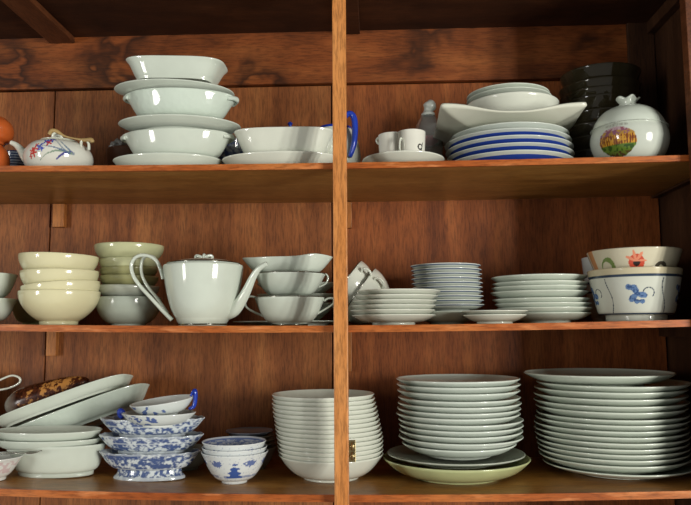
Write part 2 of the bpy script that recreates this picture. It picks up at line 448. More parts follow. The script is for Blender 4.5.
# rice bowls with blue landscapes
def blue_mix(c, k): return tuple(a*(1-k)+b*k for a, b in zip(c, lin('#2c4f95')))
WB = lin('#d6dcda')
def fbm(x, y, z, o=4): return noise.fractal(Vector((x, y, z)), 1.0, 2.0, o)
def rice_paint(r, H):
    def f(th, u, co):
        c = WB
        if u <= 1.0:
            phi = ((th+PI/2+PI) % (2*PI)-PI)          # zero at the front
            s = phi*r; z = co.z
            k = 0
            for q in range(-3, 4):                  # a motif repeated round the bowl
                d = s-q*0.105
                if abs(d) < 0.02 and z > H*0.25:
                    hh = (z-H*0.25)/(H*0.5)
                    wdt = 0.017*(1-hh)+0.003*math.sin(hh*22)
                    if hh < 1.0 and abs(d) < wdt+0.004*fbm(d*200, z*200, q): k = 0.97
                for e in (-0.034, 0.03):
                    dd = d-e; zz = z-H*0.72
                    if (dd/0.013)**2+(zz/0.0055)**2+fbm(d*260, z*260, q)*0.9 < 0.8: k = max(k, 0.85)
            if z < H*0.33 and z > H*0.25 and fbm(s*120, z*160, 2) > -0.1: k = max(k, 0.6)
            if fbm(s*400, z*400, 5, 2) > 0.52: k = max(k, 0.5)
            c = blue_mix(c, k)
        elif u < 1.28:
            k = 0.85 if u > 1.03 else 0.25
            if 0.0 < (fbm(th*6, u*30, 0)) and abs(u-1.14) < 0.07: k = 0.35
            c = blue_mix(c, k)
        elif u < 1.9:
            g = max(math.sin(th*60), math.sin(u*150))
            c = blue_mix(c, 0.45 if g > 0.75 else 0.08)
        return c
    return f
Yc6 = 0.085
for i, (xl, xr, yr) in enumerate([(201.8, 266.3, 445.5), (201.5, 267.3, 451.5), (200.8, 268.3, 456.5)][::-1]):
    x, r, z = geo(xl, xr, yr, Yc6); zs = zbot(x)+0.0004
    if i == 0: h0_ = z-zs
    P = prof(r, h0_, r*0.38, 0.0045, 0.60, 1.30, 0.0017, 0.0015)
    P = densify(P, 3)
    lab = ['lowest blue-and-white rice bowl of the three, painted with small trees, foot on the bottom shelf',
           'middle blue-and-white rice bowl of the nested three on the bottom shelf',
           'topmost blue-and-white rice bowl of the three, blue band and hatching inside its rim'][i]
    o = lathe_obj('rice_bowl', P, m_paint, None, rice_paint(r, h0_), seg=220)
    o.location = (x, Yc6, z-h0_); tag(o, lab, 'bowl', 'nested blue-and-white rice bowls')
# dim glass saucers behind them
stack('glass_saucer', 'saucer', 'dim glass saucers stacked behind the rice bowls',
      lambda i, n: f'dark glassy saucer, {nth(i, n)} of the stack behind the rice bowls',
      [(225, 274, 433.5), (228, 275, 437.5), (229, 276, 441.5), (229, 276, 445.5), (230, 277, 450)], 0.20, zbot, m_smoke2, 0.8, 1.4, 0.5, 0.002,
      H=0.014, fh=0.003, mats=[glaze('blue_grey_saucer', '#7d8798', 0.1)]+[m_smoke2]*4)
# footed blue-and-white dishes
def willow(seed, amt=0.0):
    def f(th, u, co):
        c = lin('#cfd8da')
        if u <= 1.02:
            X, Y, Z = co.x*1.0, co.y*1.0, co.z
            v = 0.9*fbm(X*170+seed, Y*170, Z*190, 5)+0.55*fbm(X*42+seed, Y*42, Z*60, 3)+0.20
            k = 0
            if v > 0.02+amt: k = min(1, (v+0.02)*1.5+0.38)
            if 0.93 < u: k *= 0.5
            if Z < 0.006: k *= 0.25
            if abs(Z-0.0185) < 0.0012: k *= 0.4
            w_ = math.sin(th*9+2.0*math.sin(th*4))*0.5+0.5
            if 0.80 < u < 0.88 and w_ > (u-0.80)/0.08: k = max(k, 0.55)
            cc = lin('#27457f')
            c = tuple(a*(1-k*0.92)+b*k*0.92 for a, b in zip(c, cc))
        elif u < 1.2:
            k = 0.7 if fbm(co.x*60, co.y*60, 3, 4) > 0 else 0.1
            c = blue_mix(c, k)
        return c
    return f
def ruffle(H, amp=0.0005, N=18):
    def wv(th, z, r, u):
        s = max(0, min(1, z/H))**4
        return z+amp*s*math.sin(th*N), r*(1+0.005*s*math.cos(th*N))
    return wv
Yc5 = 0.105
x, r, z = geo(97.5, 200.5, 455, Yc5, 0.5); zs = zbot(x)+0.0004; h = z-zs
fr_ = (at(184.5, 480, Yc5).x-at(113, 480, Yc5).x)/2
foot_h = h*0.42
P = [(0, foot_h*0.8, 0), (fr_*0.72, foot_h*0.8, 0), (fr_*0.95, 0.0005, 0), (fr_*0.985, 0, 0), (fr_, 0.001, 0), (fr_*0.985, 0.004, 0.02), (fr_*0.90, foot_h*0.45, 0.1), (fr_*0.88, foot_h*0.9, 0.2)]
n_ = 16
for i in range(1, n_+1):
    s = i/n_; P.append((fr_*0.88+(r-fr_*0.88-0.002)*s**0.58+0.002*s**8, foot_h*0.9+(h-foot_h*0.9)*s**1.25, 0.2+0.8*s))
P += [(r-0.0012, h+0.0006, 1.0)]
for i in range(n_, -1, -1):
    s = i/n_; P.append((fr_*0.82+(r-fr_*0.82-0.0045)*s**0.58+0.002*s**8, foot_h*0.9+0.004+(h-foot_h*0.9-0.0045)*s**1.25, 1.0+0.9*(1-s)))
P.append((0, foot_h*0.9+0.004, 2))
e = empty('footed_dish', (x, Yc5, zs), 'blue-and-white oval footed dish with a tall flared foot, lowest of three', 'dish', 'stacked blue-and-white footed dishes')
# body and pedestal as parts
i_split = 7
lathe_obj('dish_body', densify([(0, foot_h*0.8, 0.2)]+P[i_split:], 4), m_paint, e, willow(1.3), seg=300, ay=0.5, wave=ruffle(h))
lathe_obj('pedestal_foot', densify(P[1:i_split+1], 4)+[(fr_*0.72, foot_h*0.8, 0.2)], m_paint, e, willow(7.9, 0.12), seg=300, ay=0.5)
zprev = zs
for i, (xl, xr, yr, seed, lab) in enumerate(((97.5, 203.5, 437.5, 22.1, 'blue-and-white oval dish, middle of the three stacked footed dishes'),
                                             (99, 204.5, 420.5, 41.7, 'blue-and-white oval dish, topmost of the three footed dishes, under the small handled dishes'))):
    x, r, z = geo(xl, xr, yr, Yc5, 0.5); hh = 0.030
    Pq = prof(r, hh, fr_*0.92, 0.0045, 0.56, 1.1, 0.003, 0.001)
    o = lathe_obj('footed_dish', densify(Pq, 3), m_paint, None, willow(seed), seg=300, ay=0.5, wave=ruffle(hh))
    o.location = (x, Yc5, z-hh); tag(o, lab, 'dish', 'stacked blue-and-white footed dishes')
# two small handled sauce dishes on top
def sprig(seed):
    def f(th, u, co):
        c = lin('#d3dad6')
        if u < 1.0 and u > 0.15:
            v = fbm(co.x*110+seed, co.y*110, co.z*110, 2)
            w_ = fbm(co.x*35+seed*2, co.y*35, co.z*35, 2)
            if v > 0.16 and w_ > -0.25 and co.x < 0.015: c = blue_mix(c, 0.9)
        return c
    return f
x, r, z = geo(121, 196, 415.5, Yc5-0.022, 0.8)
e = empty('sauce_dish', (x, Yc5-0.022, z-0.022), 'shallow blue-sprigged sauce dish with a blue knob handle at its left end', 'dish', 'small handled sauce dishes')
lathe_obj('dish_body', densify(prof(r, 0.022, r*0.5, 0.003, 0.6, 1.3, 0.0025), 3), m_paint, e, sprig(3), seg=200, ay=0.8)
hx = -r
tb = tube([(hx+0.001, -0.004, 0.014, 0.003), (hx-0.004, 0, 0.017, 0.0045), (hx-0.004, 0.0, 0.024, 0.005), (hx+0.001, 0.004, 0.021, 0.003)], 12, 6)
mesh_obj('handle', tb, m_blue, e)['label'] = 'cobalt blue knob handle'
x, r, z = geo(130, 195, 403, Yc5-0.020, 0.8)
e = empty('sauce_dish', (x+0.002, Yc5-0.020, z-0.024), 'tilted blue-sprigged sauce dish with an upright cobalt blue handle, on top of the footed dishes', 'dish', 'small handled sauce dishes', (math.radians(5), math.radians(-7), 0))
lathe_obj('dish_body', densify(prof(r, 0.025, r*0.45, 0.003, 0.6, 1.3, 0.0025), 3), m_paint, e, sprig(9), seg=200, ay=0.8)
tb = tube([(r-0.009, 0, 0.006, 0.0026), (r-0.001, -0.001, 0.009, 0.0034), (r+0.003, 0, 0.022, 0.0036), (r+0.004, 0, 0.033, 0.0034), (r+0.001, 0.0, 0.033, 0.0025), (r-0.004, 0, 0.026, 0.0022)], 12, 6, 1.6)
mesh_obj('handle', tb, m_blue, e)['label'] = 'cobalt blue strap handle'
# small bowl peeping out behind the footed dishes
x, r, z = geo(160, 212, 452, 0.19)
ware('small_bowl', 'pale blue-and-white bowl half hidden behind the footed dishes', 'bowl', None, x, 0.19, zbot(x)+0.0004, prof(r, z-zbot(x), r*0.5, 0.004, 0.6, 1.3, 0.003), m_bluegrey)

# left end: big oval bowl, two shallow dishes on it, two leaning platters
Yc4 = 0.115
x, r, z = geo(3, 104, 447, Yc4, 0.55); zs = zbot(x)+0.0004; h = z-zs
P = prof(r, h, r*0.74, 0.007, 0.42, 1.1, 0.003, 0.003)
o = footed('serving_bowl', 'large oval white serving bowl on a foot ring, under the leaning platters', 'bowl', None, x+0.004, Yc4, zs, P, m_white, ay=0.55, seg=80)
for (yr, hh, lab) in ((442, 0.020, 'shallow white oval dish lying directly on the large serving bowl'), (433.5, 0.020, 'shallow white oval dish, upper of two under the leaning platters')):
    x, r, z = geo(-9, 101.5, yr, Yc4, 0.55)
    ware('oval_dish', lab, 'dish', 'shallow oval dishes on the serving bowl', x, Yc4, z-hh, prof(r, hh, r*0.74, 0.004, 0.5, 1.1, 0.0028), m_white, ay=0.55, seg=80)
def lean(lab, pl, pr, Yc, asp, hh, mat, n=2.4, tx=8, nm='platter', pierced=False):
    A = at(pl[0], pl[1], Yc); B = at(pr[0], pr[1], Yc)
    L = (B-A).length/2; ang = math.atan2(B.z-A.z, B.x-A.x); C = (A+B)/2
    R = Matrix.Rotation(-ang, 4, 'Y') @ Matrix.Rotation(math.radians(-tx), 4, 'X')
    o = lathe_obj(nm, prof(L, hh, L*(0.84 if hh < 0.03 else 0.72), 0.004, 0.55, 1.1, 0.0035, 0.003), mat, None, None, seg=96, ay=asp, n=n)
    base = C - (R.to_3x3() @ Vector((0, 0, hh)))
    R.translation = base; o.matrix_world = R
    return tag(o, lab, 'platter', 'oval platters leaning on the white dishes')
m_emb = glaze('embossed_celadon', '#cbd8cb', 0.12)
nt = m_emb.node_tree; b_ = nt.nodes['Principled BSDF']
vo = nt.nodes.new('ShaderNodeTexVoronoi'); vo.inputs['Scale'].default_value = 95
tc = nt.nodes.new('ShaderNodeTexCoord'); nt.links.new(tc.outputs['Object'], vo.inputs['Vector'])
bp = nt.nodes.new('ShaderNodeBump'); bp.inputs['Strength'].default_value = 0.5; bp.inputs['Distance'].default_value = 0.001
nt.links.new(vo.outputs['Distance'], bp.inputs['Height']); nt.links.new(bp.outputs[0], b_.inputs['Normal'])
lean('white oval platter leaning steeply, the upper one, under the brown shell', (-1, 422), (129.5, 374), 0.222, 0.47, 0.022, m_cel, tx=7.5, n=3.2)
lean('pale green embossed deep platter leaning steeply, the lower one, beside the blue dishes', (12, 433.5), (146, 383), 0.222, 0.47, 0.037, m_emb, tx=6.5, n=3.2)
# brown flecked shell lying on the upper platter
def shell_mat():
    nt = NT('brown_flecked_shell')
    v = coords(nt, (1, 1, 1)); n1 = noise_(nt, v, 140, 3, 0.7)
    n2 = noise_(nt, v, 30, 2)
    mm = nt.n('ShaderNodeMath', operation='ADD'); nt.l(n1, mm.inputs[0]); nt.l(n2, mm.inputs[1])
    c = ramp(nt, mm.outputs[0], [(0.5, lin('#2a130b')), (0.96, lin('#4a2414')), (1.0, lin('#c08a42'))])
    # ramp runs 0..1, so halve the sum
    md = nt.n('ShaderNodeMath', operation='MULTIPLY'); md.inputs[1].default_value = 0.5
    nt.l(mm.outputs[0], md.inputs[0])
    c = ramp(nt, md.outputs[0], [(0.40, lin('#2a130b')), (0.53, lin('#512817')), (0.565, lin('#b98243'))])
    sx = nt.n('ShaderNodeSeparateXYZ'); nt.l(v, sx.inputs[0])
    f = nt.n('ShaderNodeMapRange'); f.inputs[1].default_value = -0.062; f.inputs[2].default_value = -0.045; nt.l(sx.outputs[0], f.inputs[0])
    c = mixc(nt, f.outputs[0], lin('#7a7268'), c)
    nt.l(c, nt.b.inputs['Base Color']); nt.b.inputs['Roughness'].default_value = 0.25
    return nt.m
A = at(6, 407, 0.215); B = at(90, 383, 0.215); C = (A+B)/2; L = (B-A).length/2
bm = bmesh.new(); bmesh.ops.create_uvsphere(bm, u_segments=48, v_segments=32, radius=1)
for v in bm.verts:
    s = v.co.x
    # lengthwise: blunt left end, tapering right end
    q = math.copysign(abs(s)**0.6, s)
    yz = math.sqrt(max(0, 1-abs(q)**3.0))
    d = math.hypot(v.co.y, v.co.z) or 1
    rad = yz*(0.025-0.008*q)
    bump = 1+0.04*fbm(q*4, v.co.y*3, v.co.z*3, 3)
    v.co = Vector((q*L, v.co.y/d*rad*bump*1.1, v.co.z/d*rad*bump))
for v in bm.verts: v.co.z += 0.0
sh = mesh_obj('shell', bm, shell_mat()); tag(sh, 'dark brown shell with gold flecks lying on the upper leaning platter', 'shell')
sh.rotation_euler = (0, -math.atan2(B.z-A.z, B.x-A.x)-math.radians(3), 0); sh.location = C+Vector((0, 0, 0.001))
# cup standing on a jar at the left edge
cw = 0.0
x, r, z = geo(-72, -5, 376, 0.235)
zj = at(-25, 397, 0.23).z
ware('storage_jar', 'white cylindrical jar at the left edge behind the oval dishes', 'jar', None, x, 0.235, zbot(x)+0.0004,
     [(0, 0, 0), (0.04, 0, 0), (0.042, 0.003, 0.1), (0.042, zj-zbot(x)-0.004, 0.9), (0.040, zj-zbot(x)-0.001, 1), (0, zj-zbot(x)-0.001, 2)], m_white2)
e = empty('tea_cup', (x, 0.235, zj), 'white teacup whose looped handle shows at the left edge above the shell', 'cup')
lathe_obj('cup_body', prof(0.036, 0.042, 0.018, 0.004, 0.5, 1.1, 0.002), m_white2, e)
c1 = at(0, 377, 0.2); 
def hp(px, py, Y, o, r): p = at(px, py, Y); return (p.x-o[0], p.y-o[1], p.z-o[2], r)
lo = (x, 0.235, zj); Yh = 0.235
mesh_obj('handle', tube([hp(-8, 384, Yh, lo, .0022), hp(2, 379, Yh, lo, .002), hp(12, 375.5, Yh, lo, .002), hp(19.5, 378, Yh, lo, .002), hp(19, 383, Yh, lo, .002), hp(9, 388, Yh, lo, .002), hp(-8, 391, Yh, lo, .0022)], 12, 8, 1.3), m_white2, e)
# small bowl cut by the left edge, with a fork across it
x, r, z = geo(-36, 24, 461, 0.06); zs = zbot(x)+0.0004; h = z-zs
def pinkish(th, u, co):
    c = lin('#dadcd6')
    if 0.3 < u < 0.9 and fbm(co.x*90, co.y*90, co.z*90, 3) > 0.28: c = lin('#cdb9b8')
    return c
o = footed('small_bowl', 'small white bowl with faint pink flowers at the left edge, fork resting on it', 'bowl', None, x, 0.06, zs, densify(prof(r, h, r*0.42, 0.005, 0.7, 1.15, 0.0022, 0.003), 2), m_paint, paint=pinkish, seg=120)
fz = zs+h+0.0014
ff = empty('fork', (x, 0.06, fz), 'steel fork lying across the small flowered bowl at the left edge', 'fork', None, (0, math.radians(-1.5), 0))
tip = at(40, 455.5, 0.06).x-x
hb_ = tube([(-0.075, 0, 0, .0022), (-0.03, 0, 0.0006, .0016), (tip-0.045, 0, 0.003, .0013), (tip-0.036, 0, 0.0032, .0016)], 10, 6, 1.7)
mesh_obj('fork_handle', hb_, m_steel, ff)
bm = box(tip-0.038, tip-0.020, -0.009, 0.009, 0.0026, 0.0038, 0.0005)
for k in range(4):
    tube([(tip-0.021, -0.0078+k*0.0052, 0.0032, .0011), (tip-0.010, -0.0078+k*0.0052, 0.0026, .001), (tip, -0.0074+k*0.005, 0.0042, .0006)], 8, 4, 1.3, bm=bm)
mesh_obj('fork_tines', bm, m_steel, ff)

# ================================================================== MIDDLE SHELF
Ym = 0.085
# white bowls at the left edge
stack('soup_bowl', 'bowl', 'two blue-white bowls cut by the left edge', lambda i, n: ['', 'upper blue-white bowl at the left end of the middle shelf', 'lower blue-white bowl at the left end of the middle shelf'][i],
      [(-62, 18.5, 271), (-62, 17.5, 297)], 0.10, zmid, m_white, 0.5, 1.4, 0.46, 0.0028, H=0.046, fh=0.004)
# cream bowls
x, r, z = geo(17.5, 101, 289, Ym); zs = zmid(x)+0.0004; h = z-zs
footed('rice_bowl', 'cream bowl with foot ring, lowest of the four cream bowls', 'bowl', 'four stacked cream bowls', x, Ym, zs, prof(r, h, r*0.46, 0.006, 'round', 0.8, 0.003), m_cream)
for (xl, xr, yr, ty, lab) in ((20, 100.5, 281.5, -5.0, 'cream bowl tilted up to the right, third from the top of the cream bowls'),
                              (19.5, 99.5, 268, -0.5, 'cream bowl, second from the top of the four cream bowls'),
                              (18, 99.3, 251.5, 1.5, 'cream bowl, topmost of the four cream bowls')):
    x, r, z = geo(xl, xr, yr, Ym)
    R = Matrix.Rotation(math.radians(ty), 3, 'Y')
    b0 = Vector((x, Ym, z))-R @ Vector((0, 0, h*0.93))
    ware('rice_bowl', lab, 'bowl', 'four stacked cream bowls', b0.x, Ym, b0.z, prof(r, h*0.93, r*0.44, 0.006, 'round', 0.8, 0.0028), m_cream, (0, math.radians(ty), 0))
# olive bowl behind the cream ones
x, r, z = geo(10, 62, 299, 0.225)
ware('rice_bowl', 'dark olive bowl mostly hidden behind the cream bowls', 'bowl', None, x, 0.225, zmid(x)+0.0004, prof(r, z-zmid(x), r*0.5, 0.004, 0.5, 1.4, 0.003), m_olive)
# green and grey bowls
Yg = 0.148
spec = [(94, 164.5, 241.5, m_lime, 0, 0.042, 'lime green bowl, topmost of the mixed green and grey bowls'), (98.5, 159, 256.5, m_lime, 0, 0.040, 'lime green bowl, second from the top of the mixed green and grey bowls'),
        (99, 158, 265.5, m_olive, -2.0, 0.033, 'tilted olive bowl, third from the top of the mixed green and grey bowls'), (99, 159, 274, m_olive, 0.5, 0.033, 'dark olive bowl, fourth from the top of the mixed green and grey bowls'),
        (97, 160, 284, m_grey, 1.0, 0.033, 'grey bowl tilted down to the right, fifth from the top of the mixed bowls')]
for (xl, xr, yr, mt, ty, hh, lab) in spec:
    x, r, z = geo(xl, xr, yr, Yg); R = Matrix.Rotation(math.radians(ty), 3, 'Y')
    b0 = Vector((x, Yg, z))-R @ Vector((0, 0, hh))
    ware('rice_bowl', lab, 'bowl', 'mixed green and grey bowls stacked left of the teapot', b0.x, Yg, b0.z, prof(r, hh, r*0.42, 0.005, 'round', 0.75, 0.003), mt, (0, math.radians(ty), 0))
x, r, z = geo(95, 162, 296, Yg)
footed('rice_bowl', 'blue-grey bowl standing on the shelf under the mixed green and grey bowls', 'bowl', 'mixed green and grey bowls stacked left of the teapot', x, Yg, zmid(x)+0.0004, prof(r, z-zmid(x), r*0.52, 0.003, 'round', 0.62, 0.003), m_bluegrey)
# teapot
Yt = 0.074
x, r, z = geo(163, 243.5, 261.5, Yt); zs = zmid(x)+0.0004; h = z-zs
T = empty('teapot', (x, Yt, zs), 'large white teapot with silver lid line and bow knob, on the middle shelf', 'teapot')
ppx = 0.00165
fr_ = 23.7*ppx
P = [(0, 0.003, 0), (fr_-0.004, 0.003, 0), (fr_-0.003, 0, 0), (fr_, 0, 0), (fr_, 0.005, 0.05), (fr_*1.06, 0.007, 0.1)]
rc = [(26.5, 0.12), (29.5, 0.2), (32.2, 0.3), (34.5, 0.42), (36.6, 0.56), (38.4, 0.72), (39.6, 0.86), (40.2, 0.96), (39.6, 0.995), (37.5, 1.0)]
sc = r/40.2
for (a_, b_) in catmull([(26.5*sc, 0.12*h), *[(q[0]*sc, q[1]*h) for q in rc[1:]]], 4): P.append((a_, b_, 0.5))
P += [(37*sc, h-0.002, 1), (36*sc, h*0.9, 1.2), (30*sc, h*0.3, 1.6), (0, h*0.1, 2)]
lathe_obj('pot_body', P, m_white, T)
lathe_obj('silver_band', [(fr_+.0001, 0.0012, 0), (fr_+0.0006, 0.0016, 0), (fr_+0.0006, 0.0034, 0), (fr_+.0001, 0.0038, 0)], m_silver, T)
lid = lathe_obj('lid', [(0, h+0.001, 0), (36*sc, h+0.0005, 0), (36.5*sc, h+0.002, 0), (34*sc, h+0.0042, 0), (26*sc, h+0.0075, 0), (14*sc, h+0.0105, 0), (0, h+0.012, 0)], m_white, T)
lathe_obj('lid_band', [(34.5*sc, h+0.0045, 0), (36.9*sc, h+0.0028, 0), (36.9*sc, h+0.0018, 0), (34.5*sc, h+0.0018, 0)], m_silver, lid)
kb = bmesh.new()
for sg in (-1, 1):
    tube([(0, 0, h+0.011, .003), (sg*0.007, -0.003, h+0.016, .0035), (sg*0.016, 0, h+0.0185, .0035), (sg*0.0185, 0.002, h+0.013, .003), (sg*0.008, 0.002, h+0.011, .003), (0, 0, h+0.012, .003)], 10, 6, bm=kb)
tube([(0, -0.004, h+0.010, .003), (0.001, 0, h+0.020, .004), (0, 0.004, h+0.012, .003)], 10, 6, bm=kb)
[setattr(v, 'co', Vector((v.co.x*0.75, v.co.y, h+0.010+(v.co.z-h-0.010)*0.72))) for v in kb.verts]
mesh_obj('knob', kb, m_white, lid)
lo = (x, Yt, zs)
H1 = [(163, 279, .0030), (160.5, 270, .0030), (156, 260.5, .0032), (147, 255.5, .0032), (137, 256.5, .0032), (131.5, 264, .0032), (133, 275, .0034), (140, 286, .0034), (151, 298, .0034), (162, 310, .0036), (172, 320, .004)]
mesh_obj('handle', tube([hp(a, b, Yt-0.012, lo, c*0.9) for a, b, c in H1], 14, 8, 1.3), m_white, T)
H2 = [(163, 274, .0026), (160, 266, .0026), (154, 257.5, .0028), (146, 256, .0028), (141.5, 263, .0028), (142, 275, .0028), (148, 287, .0028), (157, 298, .003), (168, 314, .003)]
mesh_obj('handle', tube([hp(a, b, Yt+0.010, lo, c*0.9) for a, b, c in H2], 14, 8, 1.3), m_white, T)
SP = [(226, 312, .0140), (234, 309, .0120), (241.5, 300, .0092), (247.5, 289, .0074), (252.5, 278, .0060), (258.5, 269, .0048), (267, 263.5, .0036)]
mesh_obj('spout', tube([hp(a, b, Yt-0.0055*k, lo, c) for k, (a, b, c) in enumerate(SP)], 18, 8, 0.85), m_white, T)
# cups right of it
Yu = 0.105
def rimline(P, r, h, e, mt=m_silver, ax=1, ay=1, n=2):
    lathe_obj('silver_rim', [(r-0.0022, h+0.0001, 0), (r-0.0011, h+0.0005, 0), (r+0.0003, h, 0), (r+0.0004, h-0.0014, 0), (r-0.0001, h-0.0015, 0)], mt, e, ax=ax, ay=ay, n=n)
x, r, z = geo(254.5, 325, 295.5, Yu); zs = zmid(x)+0.0004; h = z-zs
e = empty('soup_cup', (x, Yu, zs), 'white two-handled soup cup with silver rim and foot, standing on the middle shelf', 'cup', 'two stacked silver-rimmed cups')
Pc = prof(r, h, r*0.50, 0.005, 0.62, 1.3, 0.002)
lathe_obj('cup_body', Pc, m_white, e); rimline(None, r, h, e)
lathe_obj('foot_band', [(r*.5+.0003, 0.0005, 0), (r*.5+.001, 0.001, 0), (r*.5+.001, 0.0032, 0), (r*.5+.0003, 0.0036, 0)], m_silver, e)
lo = (x, Yu, zs)
for pts in ([(256, 297.5), (250, 296.5), (245.5, 300), (246.5, 307), (254, 312), (263, 316), (272, 321)], [(324, 301), (328, 298.5), (333, 298.5), (333.5, 303), (327, 308), (317, 314), (309, 320)]):
    mesh_obj('handle', tube([hp(a, b, Yu, lo, .0018) for a, b in pts], 12, 8, 1.5), m_white, e)
x, r, z = geo(254.5, 325.5, 271, Yu+0.005); h2 = h*0.84
e = empty('soup_cup', (x, Yu+0.005, z-h2), 'white silver-rimmed cup stacked on the two-handled soup cup', 'cup', 'two stacked silver-rimmed cups')
lathe_obj('cup_body', prof(r, h2, r*0.46, 0.003, 0.62, 1.25, 0.002), m_white, e); rimline(None, r, h2, e)
lo = (x, Yu+0.005, z-h2)
mesh_obj('handle', tube([hp(a, b, Yu+0.02, lo, .0017) for a, b in [(318, 276), (325, 274), (328, 278), (325, 284), (316, 288)]], 12, 8, 1.5), m_white, e)
def boat_wave(H, up_l, up_r):
    def wv(th, z, r, u):
        s = max(0, z/H)**2; c = math.cos(th)
        return z+s*(up_l*max(0, -c)**6+up_r*math.exp(-((c-0.72)/0.33)**2)), r*(1+0.07*s*max(0, abs(c)-0.8)/0.2)
    return wv
x, r, z = geo(244.5, 330, 256.2, Yu+0.005, 0.6)
o = lathe_obj('sauce_boat', prof(r, 0.028, r*0.62, 0.003, 0.5, 1.1, 0.0022), m_white, None, ay=0.62, wave=boat_wave(0.028, 0.002, 0.0055), seg=96)
o.location = (x, Yu+0.005, z-0.028); tag(o, 'white boat-shaped dish with a wavy rim on top of the two cups', 'dish')
# saucers and square plates behind them
x, r, z = geo(231.5, 352, 316.5, 0.16, 0.55)
ware('saucer_plate', 'wide white plate lying flat on the shelf behind the soup cups', 'plate', None, x, 0.16, zmid(x)+0.0004, prof(r, 0.009, r*0.6, 0.003, 0.9, 1.2, 0.003), m_white, ay=0.55)
prev = None
for (yr, lab) in ((302, 'white square-cornered dish, lowest of three behind the cups'), (292.5, 'white square-cornered dish, middle of three behind the cups'), (281, 'white square-cornered dish, topmost of three behind the cups')):
    x, r, z = geo(258, 337, yr, 0.215); hh = 0.026 if prev else z-zmid(x)-0.0065
    ware('square_dish', lab, 'dish', 'square dishes behind the soup cups', x, 0.215, z-hh, prof(r, hh, r*0.5, 0.003, 0.9, 1.2, 0.003), m_white, n=5, seg=80, ay=0.62)
    prev = 1
# two upturned cups right of the post
for i, (px, py, lab) in enumerate(((358, 293, 'white cup tipped on its side, the right-hand of two by the post'), (345.5, 283.5, 'white cup tipped on its side, nearest the post, nested in its twin'))):
    Yx = 0.185; p = at(px, py, Yx); hh = 0.062; r = 0.054 if i == 0 else 0.050
    R = Matrix.Rotation(math.radians(-55), 4, 'Y')
    e = empty('tipped_cup', (0, 0, 0), lab, 'cup', 'tipped cups right of the post')
    R.translation = Vector(p)-R.to_3x3() @ Vector((0, 0, hh)); e.matrix_world = R
    lathe_obj('cup_body', prof(r, hh, r*0.42, 0.004, 'round', 0.85, 0.0018), m_white2, e)
    rimline(None, r, hh, e)
    ca, sa = math.cos(-0.85), math.sin(-0.85)
    mesh_obj('handle', tube([(q[0]*ca, q[0]*sa, q[1], 0.0021) for q in ((0.047, 0.048), (0.055, 0.049), (0.061, 0.044), (0.060, 0.036), (0.054, 0.031), (0.044, 0.029))], 12, 8, 1.8), m_white2, e)
# small plates front, right of the post
rims = [(356.5, 441, 288.5), (354, 438, 293.8), (352, 437, 299), (350.5, 436, 304), (350, 435.5, 308.8), (351.5, 436, 314)]
stack('side_plate', 'plate', 'small deep plates just right of the post',
      lambda i, n: f'small white deep plate, {nth(i, n)} of the six just right of the post', rims, 0.085, zmid, m_white2, 0.62, 1.3, 0.50, 0.0020, H='same', fh=0.004, foot_last=True, body='plate_body')
# blue-lined plates
def blueline(th, u, co):
    if 0.86 < u < 0.94: return lin('#4d5d80')
    return lin('#d3dad0')
nb = 10
rims = [(410.5+2.2*i/9+random.uniform(-.5, .5), 481+3.6*i/9+random.uniform(-.4, .4), 262.5+4.55*i) for i in range(nb)]
rims = rims+[(415, 480, 311)]
x, r, z = geo(*rims[-1], 0.15); hb0 = z-zmid(x)
for i in range(nb, -1, -1):
    x, r, z = geo(*rims[i], 0.15)
    if i == nb:
        footed('soup_bowl', 'plain grey-white bowl under the stack of blue-lined plates', 'bowl', None, x, 0.15, zmid(x)+0.0004, prof(r, hb0, r*0.5, 0.004, 0.6, 1.2, 0.003), m_plate)
    else:
        hh = 0.0125
        o = lathe_obj('side_plate', prof(r, hh, r*0.60, 0.003, 0.9, 1.8, 0.0022), m_paint, None, blueline)
        o.location = (x, 0.15, z-hh); tag(o, f'side plate with dark blue line under its rim, {nth(i+1, nb)} of its stack', 'plate', 'blue-lined side plates')
# front pair of dishes
stack('shallow_dish', 'dish', 'pair of shallow dishes at the front of the middle shelf', lambda i, n: ['', 'upper of two shallow white dishes at the front between the plate stacks', 'lower of two shallow white dishes at the front between the plate stacks'][i],
      [(461.5, 528.5, 309.8), (462.5, 527, 314)], 0.07, zmid, m_white2, 0.8, 1.2, 0.55, 0.0025, H=0.0115, fh=0.003, foot_last=True, body='dish_body')
# plates
rr = [273.5, 280, 284.5, 289.5, 297, 301.8, 306.5, 312]
xl_ = [490.5, 492, 491, 490, 492, 494, 496, 500]; xr_ = [588, 589, 588, 589, 590.5, 592, 593, 592]
stack('salad_plate', 'plate', 'plates beside the painted bowls', lambda i, n: f'pale green-grey plate, {nth(i, n)} in the stack beside the painted bowls',
      list(zip(xl_, xr_, rr)), 0.158, zmid, m_plate, 0.85, 1.9, 0.55, 0.0028, H=0.0185, fh=0.004)
